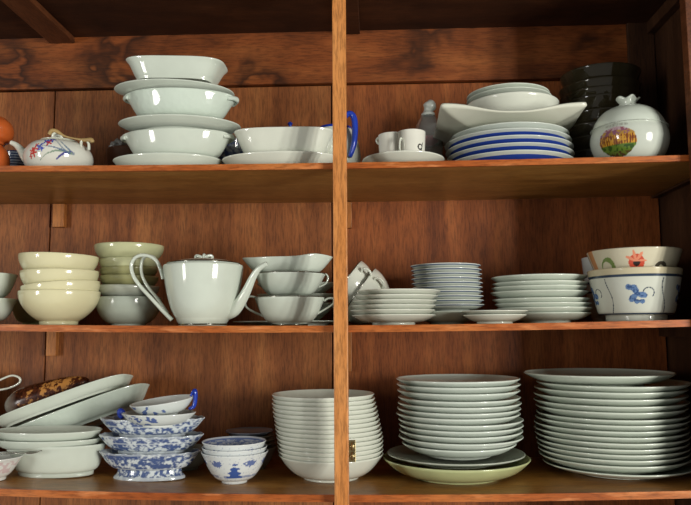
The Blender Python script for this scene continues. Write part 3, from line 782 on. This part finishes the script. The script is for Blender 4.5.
# painted salad bowls
Yp = 0.096
def petal(s, z, cs, cz, rr_, k=5, ph=0):
    d = math.hypot(s-cs, z-cz); a_ = math.atan2(z-cz, s-cs)
    return d < rr_*(0.62+0.38*math.cos(a_*k+ph))
def lower_paint(r, h):
    def f(th, u, co):
        c = lin('#ccd0c3'); bl = lin('#2c3c50')
        if u > 1.0: return lin('#cfc9ae')
        phi = ((th+PI/2+PI) % (2*PI)-PI); s = phi*r*0.86; z = co.z
        if z > h*0.87: return lin('#c9c0a0')
        if h*0.825 < z <= h*0.87: return bl
        if h*0.115 < z < h*0.15: return bl
        for q in range(-4, 5):
            c0 = q*0.082+0.002
            sc_ = 1.0
            if petal(s, z, c0, h*0.5, 0.0155, 3, 0.6) or petal(s, z, c0-0.006, h*0.60, 0.010, 2, 1.0) or petal(s, z, c0+0.004, h*0.36, 0.008, 2, 0):
                v = fbm(s*200, z*200, q, 3); return lin('#5d7ba5') if v > -0.1 else lin('#34507e')
            dd = abs(math.hypot((s-c0-0.017), (z-h*0.52))-0.008)
            if dd < 0.0007 and z > h*0.45: return bl
            c1 = c0+0.041+0.004*math.sin(z/h*7+q)
            if abs(s-c1) < 0.0007 and h*0.15 < z < h*0.8: return bl
        return c
    return f
def upper_paint(r, h):
    def f(th, u, co):
        c = lin('#cdc7ad')
        if u > 1.0: return c
        phi = ((th+PI/2+PI) % (2*PI)-PI); s = phi*r; z = co.z; zz = z-h
        if abs(phi+1.15) < 0.12: return lin('#c08a5c')
        d = math.hypot(s+0.050, zz+0.030); 
        if 0.010 < d < 0.0155+0.003*math.sin((s+.05)*150) and zz > -0.031 and s > -0.064: return lin('#6f8648')
        for cs in (0.004,):
            d = math.hypot(s-cs, zz+0.0235)
            if zz > -0.022 and petal(s, zz, cs-0.001, -0.0215, 0.0175, 7, 0): return lin('#dd8a6a')
            if d < 0.013: return lin('#c74f38') if d > 0.006 else lin('#2a2422')
        d = math.hypot(s-0.048, (zz+0.034)*1.1)
        if 0.007 < d < 0.0135 and zz > -0.034: return lin('#4c473c')
        return c
    return f
x, r, z = geo(586.5, 683.5, 266.5, Yp); zs = zmid(x)+0.0004; h = z-zs
P = densify(prof(r, h, r*0.64, 0.009, 'cone', 0.79, 0.0035), 5)
o = lathe_obj('salad_bowl', P, m_paint, None, lower_paint(r, h), seg=420)
o.location = (x, Yp, zs); tag(o, 'large cream bowl painted with blue flowers and dark bands, right end of the middle shelf', 'bowl', 'nested painted salad bowls')
x, r, z = geo(586, 683, 246.5, Yp); h = 0.062
o = lathe_obj('salad_bowl', densify(prof(r, h, r*0.60, 0.006, 'cone', 0.72, 0.0033), 5), m_paint, None, upper_paint(r, h), seg=420)
o.location = (x, Yp, z-h); tag(o, 'cream bowl painted with a red flower and green leaf, nested in the blue-flowered bowl', 'bowl', 'nested painted salad bowls')
def backblue(th, u, co):
    if u < 1 and (abs(co.z-0.070) < 0.0022 or abs(co.z-0.053) < 0.002): return lin('#2f3f58')
    return lin('#c3cac8')
x, r, z = geo(581, 640, 255, 0.242)
o = lathe_obj('salad_bowl', densify(prof(r, z-zmid(x), r*0.7, 0.006, 0.7, 1.2, 0.003), 4), m_paint, None, backblue, seg=100)
o.location = (x, 0.242, zmid(x)+0.0004); tag(o, 'white bowl with dark blue bands, half hidden behind the painted bowls', 'bowl')

# ================================================================== TOP SHELF
# orange pots, left edge
x, r, z = geo(-40, 11.5, 139, 0.10); zs = ztop(x)+0.0004; h = z-zs
def pot(r, h): return [(0, 0, 0), (r*0.6, 0, 0), (r*0.66, 0.003, 0), (r*0.9, h*0.2, 0), (r, h*0.5, 0.5), (r*0.93, h*0.78, 0), (r*0.75, h*0.95, 1), (r*0.68, h, 1), (r*0.62, h*0.96, 1.2), (r*0.7, h*0.7, 1.5), (r*0.6, h*0.12, 2), (0, h*0.1, 2)]
def smooth_prof(P, k=4): return [(max(0, a), b, c) for a, b, c in catmull(P, k)]
o = lathe_obj('ceramic_pot', smooth_prof(pot(r, h)), m_orange); o.location = (x, 0.10, zs); tag(o, 'glossy orange round pot, lower of two at the left edge of the top shelf', 'pot', 'orange pots at the left edge')
x, r2, z2 = geo(-38, 15.5, 111, 0.10)
o = lathe_obj('ceramic_pot', smooth_prof(pot(r2, z2-z-0.001)), m_orange); o.location = (x, 0.10, z+0.0008); tag(o, 'glossy orange round pot, upper of two at the left edge of the top shelf', 'pot', 'orange pots at the left edge')
# little striped blue bowl
def stripes(th, u, co): return lin('#27385a') if math.sin(co.z*1300) > -0.1 else lin('#9aa6b4')
x, r, z = geo(2, 32, 150, 0.20)
o = lathe_obj('small_bowl', densify(prof(r, z-ztop(x), r*0.5, 0.004, 0.6, 1.2, 0.0025), 5), m_paint, None, stripes); o.location = (x, 0.20, ztop(x)+0.0004); tag(o, 'small dark blue striped bowl between the orange pot and the flowered teapot', 'bowl')
# flowered teapot
Yf = 0.09
x, r, z = geo(23, 94, 145, Yf); zs = ztop(x)+0.0004; h = at(58, 137.0, Yf-0.03).z-zs
T = empty('teapot', (x, Yf, zs), 'squat white teapot painted with red and blue flowers, cane handle folded down', 'teapot')
def flowers(th, u, co):
    c = lin('#d6d7cc')
    phi = ((th+PI/2+PI) % (2*PI)-PI)-0.34; s = phi*r; z = co.z/h
    if co.z < 0.008: return c
    def curve(x0, z0, x1, z1, bend, w_, s=s, z=z):
        # distance to a bent stroke
        best = 9
        for i in range(25):
            t = i/24; X = x0+(x1-x0)*t; Z = z0+(z1-z0)*t+bend*4*t*(1-t)
            d = math.hypot(s-X, (z-Z)*h); best = min(best, d/(w_*(1.7-1.1*t)))
        return best < 1
    if abs(s) > 0.06: return c
    if curve(0.022, 0.50, -0.030, 0.68, 0.04, 0.0011): return lin('#5c6f8c')
    if curve(0.024, 0.50, -0.026, 0.30, 0.13, 0.0013): return lin('#7f9482')
    if curve(0.024, 0.52, 0.002, 0.32, 0.06, 0.0018): return lin('#4b4a8c')
    if curve(0.028, 0.50, 0.000, 0.85, -0.10, 0.0014): return lin('#8b96a0')
    if curve(0.028, 0.50, 0.008, 0.82, -0.02, 0.0012): return lin('#6b7f92')
    for (a_, b_, c_, rad) in ((-0.012, 0.76, '#b23a34', 0.0036), (-0.010, 0.86, '#3e4fa8', 0.0042), (-0.018, 0.80, '#3e4fa8', 0.0036), (-0.005, 0.88, '#3e4fa8', 0.003), (-0.034, 0.60, '#c04038', 0.0042), (-0.036, 0.48, '#b8372f', 0.0045),
                              (-0.040, 0.54, '#c8453c', 0.003), (-0.026, 0.64, '#4a55a8', 0.0045), (-0.022, 0.58, '#5561ac', 0.003), (-0.032, 0.69, '#c85850', 0.003), (-0.042, 0.40, '#b8372f', 0.0026)):
        if petal(s, z*h, a_*1.05, b_*h, rad*1.7, 4, a_*900): return lin(c_)
    return c
P = smooth_prof([(0, 0.002, 0), (r*0.6, 0, 0), (r*0.68, 0.002, 0), (r*0.90, h*0.22, 0.3), (r, h*0.48, 0.5), (r*0.95, h*0.70, 0.6), (r*0.78, h*0.88, 0.8), (r*0.5, h*0.97, 0.9), (r*0.46, h*0.985, 1), (0, h*0.985, 1)], 10)
lathe_obj('pot_body', P, m_paint, T, flowers, seg=400)
lid = lathe_obj('lid', smooth_prof([(0, h*0.98, 0), (r*0.52, h*0.98, 0), (r*0.5, h*1.01, 0), (r*0.3, h*1.05, 0), (0, h*1.07, 0)]), m_white2, T)
lo = (x, Yf, zs)
p = at(58, 135, Yf)
bm = bmesh.new(); bmesh.ops.create_uvsphere(bm, u_segments=16, v_segments=10, radius=0.006, matrix=Matrix.Translation((p.x-x, 0, h*1.07+0.004)) @ Matrix.Diagonal((1.2, 1, 0.8, 1)))
mesh_obj('knob', bm, m_white2, lid)
mesh_obj('spout', tube([hp(a, b, Yf, lo, c) for a, b, c in ((34, 162, .012), (27, 158, .0095), (21, 150, .0066), (16, 145, .0048), (11, 142.5, .004))], 16, 8), m_white2, T)
hd = mesh_obj('handle', tube([hp(a, b, Yf-0.02, lo, c) for a, b, c in ((49, 134.5, .003), (52, 130.8, .0036), (57, 131.5, .0032), (65, 136.2, .0018), (76, 138.8, .0016), (84, 140, .0030), (91, 140.0, .0040), (92.5, 142.5, .003))], 12, 8), m_cane, T); hd['label'] = 'tan cane handle folded flat'
for pts in (((53, 140), (53, 135), (57, 132.5), (61.5, 135), (61, 140)), ((81, 148), (81.5, 141.5), (85, 139.5), (88.5, 143), (89, 150))):
    mesh_obj('handle_lug', tube([hp(a, b, Yf-0.018, lo, .0022) for a, b in pts], 12, 8, 1.5), m_white2, T)
# stack of serving pieces
Ys = 0.10
def lug_wave(H, amp=0.10, drop=0.004):
    def wv(th, z, r, u):
        s = max(0, z/H)**5; c = abs(math.cos(th)); g = max(0, (c-0.90)/0.10)
        return z+s*(0.003*c**3-drop*g), r*(1+amp*s*g**0.7)
    return wv
def lidless(xl, xr, yr, hh, lab, nm, mat=None, n=2.0, ay=0.62, wave=None, frr=0.6, a=0.7, b=1.2, rot=(0, 0, 0), z0=None, cat='dish', lip=0.0, Y=None, ears=False, t=0.0032):
    Y = Y or Ys
    x, r, z = geo(xl, xr, yr, Y, ay)
    if z0 is not None: hh = z-z0
    P = prof(r, hh, r*frr, 0.004, a, b, t, lip)
    if ears:
        e = empty(nm, (x, Y, z-hh), lab, cat, 'white serving pieces stacked in the tall pile', rot)
        lathe_obj('bowl_body', P, mat or m_white, e, None, seg=112, ay=ay, n=n, wave=wave)
        for sg in (-1, 1):
            bm = tube([(sg*(r*0.95), -0.020, hh-0.006, .003), (sg*(r+0.003), -0.012, hh-0.004, .0034), (sg*(r+0.007), 0, hh-0.003, .004), (sg*(r+0.003), 0.012, hh-0.004, .0034), (sg*(r*0.95), 0.020, hh-0.006, .003)], 12, 6, 1.2, hint=(0, 0, 1))
            mesh_obj('handle', bm, mat or m_white, e)
        return e
    o = lathe_obj(nm, P, mat or m_white, None, None, seg=112, ay=ay, n=n, wave=wave)
    o.location = (x, Y, z-hh); o.rotation_euler = rot
    return tag(o, lab, cat, 'white serving pieces stacked in the tall pile')
zs = ztop(-0.25)+0.0004
lidless(112, 222, 152, 0, 'white oval platter lying on the shelf under the tall pile of serving dishes', 'oval_platter', ay=0.66, frr=0.65, z0=zs)
lidless(125, 229, 127.5, 0.045, 'white oval bowl with end lugs, lower of the two lugged bowls in the tall pile', 'vegetable_bowl', ears=True, wave=lug_wave(0.045), frr=0.64, a=0.52, b=1.3, cat='bowl')
lidless(117, 240.5, 113.5, 0.018, 'white oval platter between the two lugged bowls of the tall pile', 'oval_platter', ay=0.66, frr=0.6, rot=(0, math.radians(1.2), 0))
lidless(127, 232.5, 87, 0.045, 'pale green pierced oval bowl with end lugs, upper of the two in the tall pile', 'vegetable_bowl', mat=m_emb, ears=True, wave=lug_wave(0.045), frr=0.64, a=0.52, b=1.25, cat='bowl', rot=(0, math.radians(1.5), 0))
lidless(113, 234, 78, 0.014, 'white oval platter just under the top rectangular dish of the tall pile', 'oval_platter', ay=0.66, frr=0.62, rot=(0, math.radians(2.0), 0))
def rect_wave(H, amp):
    def wv(th, z, r, u):
        s = max(0, z/H)**2
        return z+s*amp*abs(math.cos(th))**4, r
    return wv
lidless(127, 225.5, 55.0, 0.035, 'white rectangular dish with flared ends, topmost of the tall pile', 'rectangular_dish', n=3.6, ay=0.58, frr=0.77, a=0.9, b=1.1, lip=0.004, wave=rect_wave(0.035, 0.002), rot=(0, math.radians(2.0), 0))
# brown bowl, crumpled plastic, blue piece behind the pile
x, r, z = geo(106, 150, 145, 0.20)
ware('wooden_bowl', 'small brown wooden bowl behind the left end of the tall white pile', 'bowl', None, x, 0.2, ztop(x)+0.0004, prof(r, z-ztop(x), r*0.6, 0.004, 0.55, 1.2, 0.004), m_terra)
pz = z
bm = bmesh.new(); bmesh.ops.create_icosphere(bm, subdivisions=4, radius=1)
for v in bm.verts:
    d = v.co.normalized(); k = 1+0.35*fbm(d.x*2.2, d.y*2.2, d.z*2.2, 4)
    v.co = Vector((d.x*0.016*k, d.y*0.014*k, d.z*0.012*k))
zmin = min(v.co.z for v in bm.verts)
p = at(117, 136, 0.2)
for v in bm.verts: v.co.z -= zmin
o = mesh_obj('plastic_bag', bm, m_plastic); o.location = (p.x+0.004, 0.2, pz-0.004); tag(o, 'crumpled grey plastic bag on the brown bowl behind the white pile', 'bag')
x, r, z = geo(212, 250, 137, 0.20)
o = lathe_obj('small_bowl', densify(prof(r, z-ztop(x), r*0.5, 0.004, 0.6, 1.2, 0.003), 4), m_paint, None, willow(88, -0.25), seg=160); o.location = (x, 0.2, ztop(x)+0.0004); tag(o, 'dark blue patterned bowl behind the gap between the white pile and the rectangular dish', 'bowl')
# oval plate with rectangular bowl
x, r, z = geo(221, 345, 150.5, 0.10, 0.6); zs = ztop(x)+0.0004
ware('oval_platter', 'white oval platter on the top shelf left of the post, under a rectangular bowl', 'platter', None, x, 0.10, zs, prof(r, z-zs, r*0.62, 0.004, 0.7, 1.2, 0.003), m_white2, ay=0.6, seg=96)
x, r, z = geo(234.5, 336, 126.5, 0.10, 0.58); hh = 0.044
o = ware('rectangular_bowl', 'white rectangular bowl with rounded corners beside the post on the top shelf', 'bowl', None, x, 0.10, z-hh, prof(r, hh, r*0.74, 0.004, 0.75, 1.15, 0.003, 0.003), m_white2, ay=0.58, n=3.4, seg=112, wave=rect_wave(hh, 0.001))
# jar with a blue knob, jug with blue handle
x, r, z = geo(268, 312, 138, 0.22); zs = ztop(x)+0.0004; h = z-zs
e = empty('sugar_pot', (x, 0.22, zs), 'white lidded pot whose small blue knob shows above the rectangular bowl', 'pot')
lathe_obj('pot_body', smooth_prof([(0, 0, 0), (r*0.7, 0, 0), (r, h*0.4, 0), (r*0.9, h*0.85, 0), (r*0.75, h, 1), (0, h, 1)]), m_white2, e)
lid = lathe_obj('lid', smooth_prof([(0, h, 0), (r*0.8, h, 0), (r*0.6, h+0.006, 0), (0, h+0.011, 0)]), m_white2, e)
kz = at(290, 124, 0.22).z-zs
kb = tube([(0, 0, h+0.009, .003), (0, 0, kz-0.004, .003), (0, 0, kz, .0052), (0, 0, kz+0.004, .002)], 14, 6)
mesh_obj('knob', kb, m_blue, lid)['label'] = 'cobalt blue knob'
x, r, z = geo(310, 360.5, 122, 0.165); zs = ztop(x)+0.0004; h = z-zs
e = empty('jug', (x, 0.165, zs), 'white jug with a thick cobalt blue handle, half hidden behind the post', 'jug')
lathe_obj('jug_body', smooth_prof([(0, 0.002, 0), (r*0.7, 0, 0), (r*0.85, h*0.12, 0), (r, h*0.42, 0), (r*0.93, h*0.72, 0), (r*0.70, h*0.95, 0), (r*0.66, h, 1), (r*0.62, h, 1), (r*0.62, h*0.92, 1.2), (r*0.8, h*0.5, 1.5), (0, h*0.05, 2)]), m_white2, e)
lathe_obj('rim_band', [(r*0.61, h-0.001, 0), (r*0.62, h+0.0015, 0), (r*0.67, h+0.0015, 0), (r*0.69, h-0.003, 0)], m_blue, e)
lo = (x, 0.165, zs)
mesh_obj('handle', tube([hp(a, b, 0.125, lo, c) for a, b, c in ((343, 121, .0044), (346, 115.5, .0048), (350.5, 113.8, .0052), (354, 118, .0054), (355, 128, .0054), (354, 142, .0054), (351.5, 152, .0046), (349.5, 157, .0036))], 16, 8, 1.4), m_blue, e)['label'] = 'thick cobalt blue handle'
# cups on saucer
Yk = 0.09
x, r, z = geo(362, 444.5, 150, Yk); zs = ztop(x)+0.0004; hs = z-zs
ware('saucer_plate', 'white saucer on the top shelf holding two small cups', 'saucer', None, x, Yk, zs, prof(r, hs, r*0.55, 0.004, 0.8, 1.2, 0.003), m_white2)
for (xl, xr, yt, Yc, lab, hl, blk) in ((378, 407, 131.5, 0.105, 'small white cup with a stub handle at its left, behind its twin on the saucer', 1, 0), (397, 425.5, 128.5, 0.082, 'small white cup with a black mark, the nearer of two on the saucer', 0, 1)):
    x, r, z = geo(xl, xr, yt, Yc); z0 = zs+0.0075; h = z-z0
    e = empty('coffee_cup', (x, Yc, z0), lab, 'cup', 'two small cups on the saucer')
    def mark(th, u, co, r=r, h=h, blk=blk):
        c = lin('#dcdcd0')
        if not blk or u > 1: return c
        phi = ((th+PI/2+PI) % (2*PI)-PI); s = phi*r-0.015; zz = co.z-h*0.52
        d1 = abs(math.hypot(s/0.0042, zz/0.0042)-1)
        if d1 < 0.28 and not (s > 0.001 and abs(zz) < 0.0016): return lin('#20201e')
        if abs(s-0.0042-zz*0.2) < 0.0009 and -0.006 < zz < 0.008: return lin('#20201e')
        return c
    lathe_obj('cup_body', densify(prof(r, h, r*0.72, 0.003, 0.35, 1.0, 0.002), 5), m_paint, e, mark, seg=200)
    lo = (x, Yc, z0)
    if hl: pts = [(381, 138.5), (378, 138), (376.5, 140.5), (378, 143.5), (382, 144.5)]; Yh = Yc
    else: pts = [(399, 136), (397.5, 140), (398, 145), (402, 147), (404, 144)]; Yh = Yc-r*0.9
    if hl: mesh_obj('handle', tube([hp(a, b, Yh, lo, .0018) for a, b in pts], 12, 8, 1.5), m_white2, e)
    else:
        p1 = at(399.5, 138, Yc-r*0.6); 
        mesh_obj('handle', tube([(-r*0.72, -r*0.60, h*0.75, .0017), (-r*0.82, -r*0.82, h*0.74, .0017), (-r*0.88, -r*0.90, h*0.52, .0017), (-r*0.80, -r*0.78, h*0.34, .0017), (-r*0.68, -r*0.6, h*0.26, .0017)], 12, 8, 1.5), m_white2, e)
# glass figure jar behind
x, r, z = geo(414, 442, 112, 0.225); zs = ztop(x)+0.0004; h = z-zs
e = empty('glass_jar', (x, 0.225, zs), 'small clear glass jar with pink contents and a pale stopper, behind the square dish', 'jar')
lathe_obj('jar_body', smooth_prof([(0, 0, 0), (r*0.8, 0, 0), (r, h*0.15, 0), (r, h*0.75, 0), (r*0.6, h*0.97, 0), (r*0.5, h, 0), (r*0.46, h*0.97, 1), (r*0.9, h*0.72, 1), (r*0.9, h*0.18, 1), (0, h*0.06, 2)]), m_clear, e)
bm = bmesh.new(); bmesh.ops.create_icosphere(bm, subdivisions=3, radius=1)
for v in bm.verts:
    k = 1+0.15*fbm(v.co.x*2, v.co.y*2, v.co.z*2, 3); v.co = Vector((v.co.x*r*0.72*k, v.co.y*r*0.72*k, v.co.z*0.010*k+h*0.66))
mesh_obj('contents', bm, m_pink, e)['label'] = 'pink contents'
bm = tube([(0, 0, h-0.002, r*0.42), (0, 0, h+0.004, r*0.5), (0, 0, h+0.010, r*0.30), (0.003, 0, h+0.018, r*0.48), (0.004, 0, h+0.026, r*0.36), (0.003, 0, h+0.031, r*0.1)], 18, 6)
mesh_obj('stopper', bm, glaze('frosted_stopper', '#b9beb6', 0.25), e)
# blue plates
Yb_ = 0.145
def blueplate(th, u, co):
    if 0.02 < u < 0.82: return lin('#2a48a6')
    return lin('#ccd4cc')
def greyplate(th, u, co): return lin('#ccd4cc')
rims = [(449, 569, 121.5), (444, 571.5, 127.5), (445, 573.5, 134.5), (446, 574.5, 142), (446.5, 575, 149.5)]
for i in range(4, -1, -1):
    x, r, z = geo(*rims[i], Yb_)
    hh = (z-ztop(x)-0.0004) if i == 4 else 0.019
    o = lathe_obj('dinner_plate', densify(prof(r, hh, r*0.58, 0.004, 0.8, 1.35, 0.0032), 3), m_paint, None, blueplate if i else greyplate, seg=128)
    o.location = (x, Yb_, z-hh); tag(o, 'plain pale plate on top of the blue-bellied plates on the top shelf' if i == 0 else f'pale plate with a blue underside, {"uppermost" if i == 1 else "lowest" if i == 4 else ORD[i]+" from the top"} of the four blue ones', 'plate', 'blue-bellied plates on the top shelf')
zpl = at(509, 121.5, Yb_-0.1).z
# square dish
pA = at(440, 103, 0.045); pB = at(586.5, 105, 0.045)
hw = (pB.x-pA.x)/2; Yq = 0.045+hw*0.94
def sq_wave(H):
    def wv(th, z, r, u):
        s = max(0, z/H)**3; k = abs(math.sin(2*th))**3
        return z+s*0.014*k, r
    return wv
hh = (pA.z+pB.z)/2-0.014-(zpl-0.002)
P = prof(hw, hh, hw*0.42, 0.003, 1.0, 1.35, 0.0034)
o = lathe_obj('square_dish', P, glaze('matt_white_glaze', '#d2d4c3', 0.3), None, None, seg=240, n=60, wave=sq_wave(hh))
o.location = ((pA.x+pB.x)/2, Yq, zpl-0.001); o.rotation_euler = (0, math.radians(0.6), 0)
tag(o, 'large square white dish with raised corners lying on the blue-bellied plates', 'dish')
zq = zpl+0.0060
# bowl and plates in the square dish
Yr = 0.165
x, r, z = geo(464.5, 559, 91, Yr); hh = z-zq-0.0005
ware('soup_bowl', 'white bowl sitting in the large square dish', 'bowl', None, x, Yr, zq, prof(r, hh, r*0.5, 0.004, 0.7, 1.2, 0.003), m_white2)
for (xl, xr, yr, lab) in ((466, 552, 86.5, 'small white plate, lower of two on the bowl in the square dish'), (466, 549.5, 82.5, 'small grey-rimmed plate, upper of two on the bowl in the square dish')):
    x, r, z = geo(xl, xr, yr, Yr+0.003)
    ware('side_plate', lab, 'plate', 'two small plates above the square dish', x, Yr+0.003, z-0.014, prof(r, 0.014, r*0.55, 0.003, 0.8, 1.2, 0.0025), m_plate)
# smoky glass bowls
Yd = 0.221
rr = [62, 76, 85, 93, 107, 120, 133, 147]
rims = [(559, 641, 62)]+[(558+0.6*(i % 2), 641-0.6*(i % 3), y) for i, y in enumerate(rr[1:])]
stack('glass_bowl', 'bowl', 'smoky glass bowls behind the lidded jar', lambda i, n: f'smoky dark glass bowl, {nth(i, n)} of the stack behind the white lidded jar', rims, Yd, ztop, m_smoke, 0.6, 1.0, 0.72, 0.0020, H=0.040, fh=0.003)
# ginger jar
Yj = 0.073
x = (at(591, 135, Yj).x+at(667.5, 135, Yj).x)/2; r = (at(667.5, 135, Yj).x-at(591, 135, Yj).x)/2
zs = ztop(x)+0.0004
ht = at(628, 107, Yj).z-zs; hseam = at(628, 121, Yj-r*0.85).z-zs
J = empty('lidded_jar', (x, Yj, zs), 'round white lidded jar with a ruffled knob and a painted landscape medallion', 'jar')
def medal(th, u, co):
    c = lin('#c1c8bc')
    phi = ((th+PI/2+PI) % (2*PI)-PI); s = phi*r; z = co.z
    cx_, cz_ = -0.0205, hseam*0.50
    a_ = (s-cx_)/0.0315; b_ = (z-cz_)/0.0235
    rad = math.hypot(a_, b_)+0.05*fbm(s*150, z*150, 0, 3)
    if rad < 1:
        v = fbm(s*160, z*160, 3, 4)
        if b_ < -0.62: return lin('#4d3a24') if v > 0 else lin('#5d6d2c')
        if b_ < -0.2: return lin('#5d7a2e') if v > -0.15 else lin('#33501e')
        if b_ < 0.42:
            if math.sin(s*1500) > 0.35 and v < 0.3: return lin('#6b2c1c')
            return lin('#c79332') if v > -0.1 else lin('#8c5a22')
        if b_ < 0.72: return lin('#a8823c') if v > 0 else lin('#84546a')
        return lin('#b39aa0') if v > -0.1 else lin('#8a5560')
    if 1.05 < b_ < 1.32 and abs(a_) < 0.62 and math.sin(s*2600) > 0.1 and b_ < 1.32-0.25*abs(a_): return lin('#8d8f84')
    return c
P = smooth_prof([(0, 0.002, 0), (r*0.60, 0, 0), (r*0.66, 0.003, 0), (r*0.86, hseam*0.25, 0.3), (r*0.985, hseam*0.58, 0.5), (r*0.985, hseam*0.82, 0.6), (r*0.93, hseam*0.985, 0.8), (r*0.90, hseam, 0.9), (0, hseam, 1)], 14)
lathe_obj('jar_body', P, m_paint, J, medal, seg=420)
hl = ht-hseam
lid = lathe_obj('lid', smooth_prof([(0, hseam+0.0006, 0), (r*0.90, hseam+0.0006, 0), (r*0.93, hseam+0.0012, 0), (r*0.86, hseam+hl*0.34, 0), (r*0.70, hseam+hl*0.68, 0), (r*0.48, hseam+hl*0.90, 0), (r*0.26, hseam+hl, 0), (0, ht, 0)], 5), m_white, J)
lathe_obj('seam_line', [(r*0.925, hseam+0.0001, 0), (r*0.938, hseam+0.0005, 0), (r*0.938, hseam+0.0012, 0), (r*0.925, hseam+0.0015, 0)], m_silver, J)
kn = at(628, 99.5, Yj).z-zs
def kw_(th, z, rr_, u):
    s = u
    return z+0.0022*s*math.sin(th*5+0.6), rr_*(1+0.10*s*math.cos(th*5))
lathe_obj('knob', [(r*0.10, ht-0.001, 0), (r*0.24, ht-0.0005, 0), (r*0.21, ht+(kn-ht)*0.45, 0.1), (r*0.27, ht+(kn-ht)*0.8, 0.6), (r*0.30, kn, 1), (r*0.27, kn+0.0015, 1), (r*0.21, kn-0.001, 0.8), (r*0.12, kn-0.004, 0.3), (0, kn-0.004, 0)], m_white, lid, wave=kw_, seg=80)

# painted pieces are set with their picture side towards the cabinet's open front centre
for o in list(COL.objects):
    if o.parent is None and (o.name in ('lidded_jar', 'rice_bowl') or o.name.startswith('salad_bowl')) or (o.name.startswith('rice_bowl') and o.data and o.data.materials[0] == m_paint):
        o.rotation_euler.z = -math.atan2(o.location.x, o.location.y+1.10)
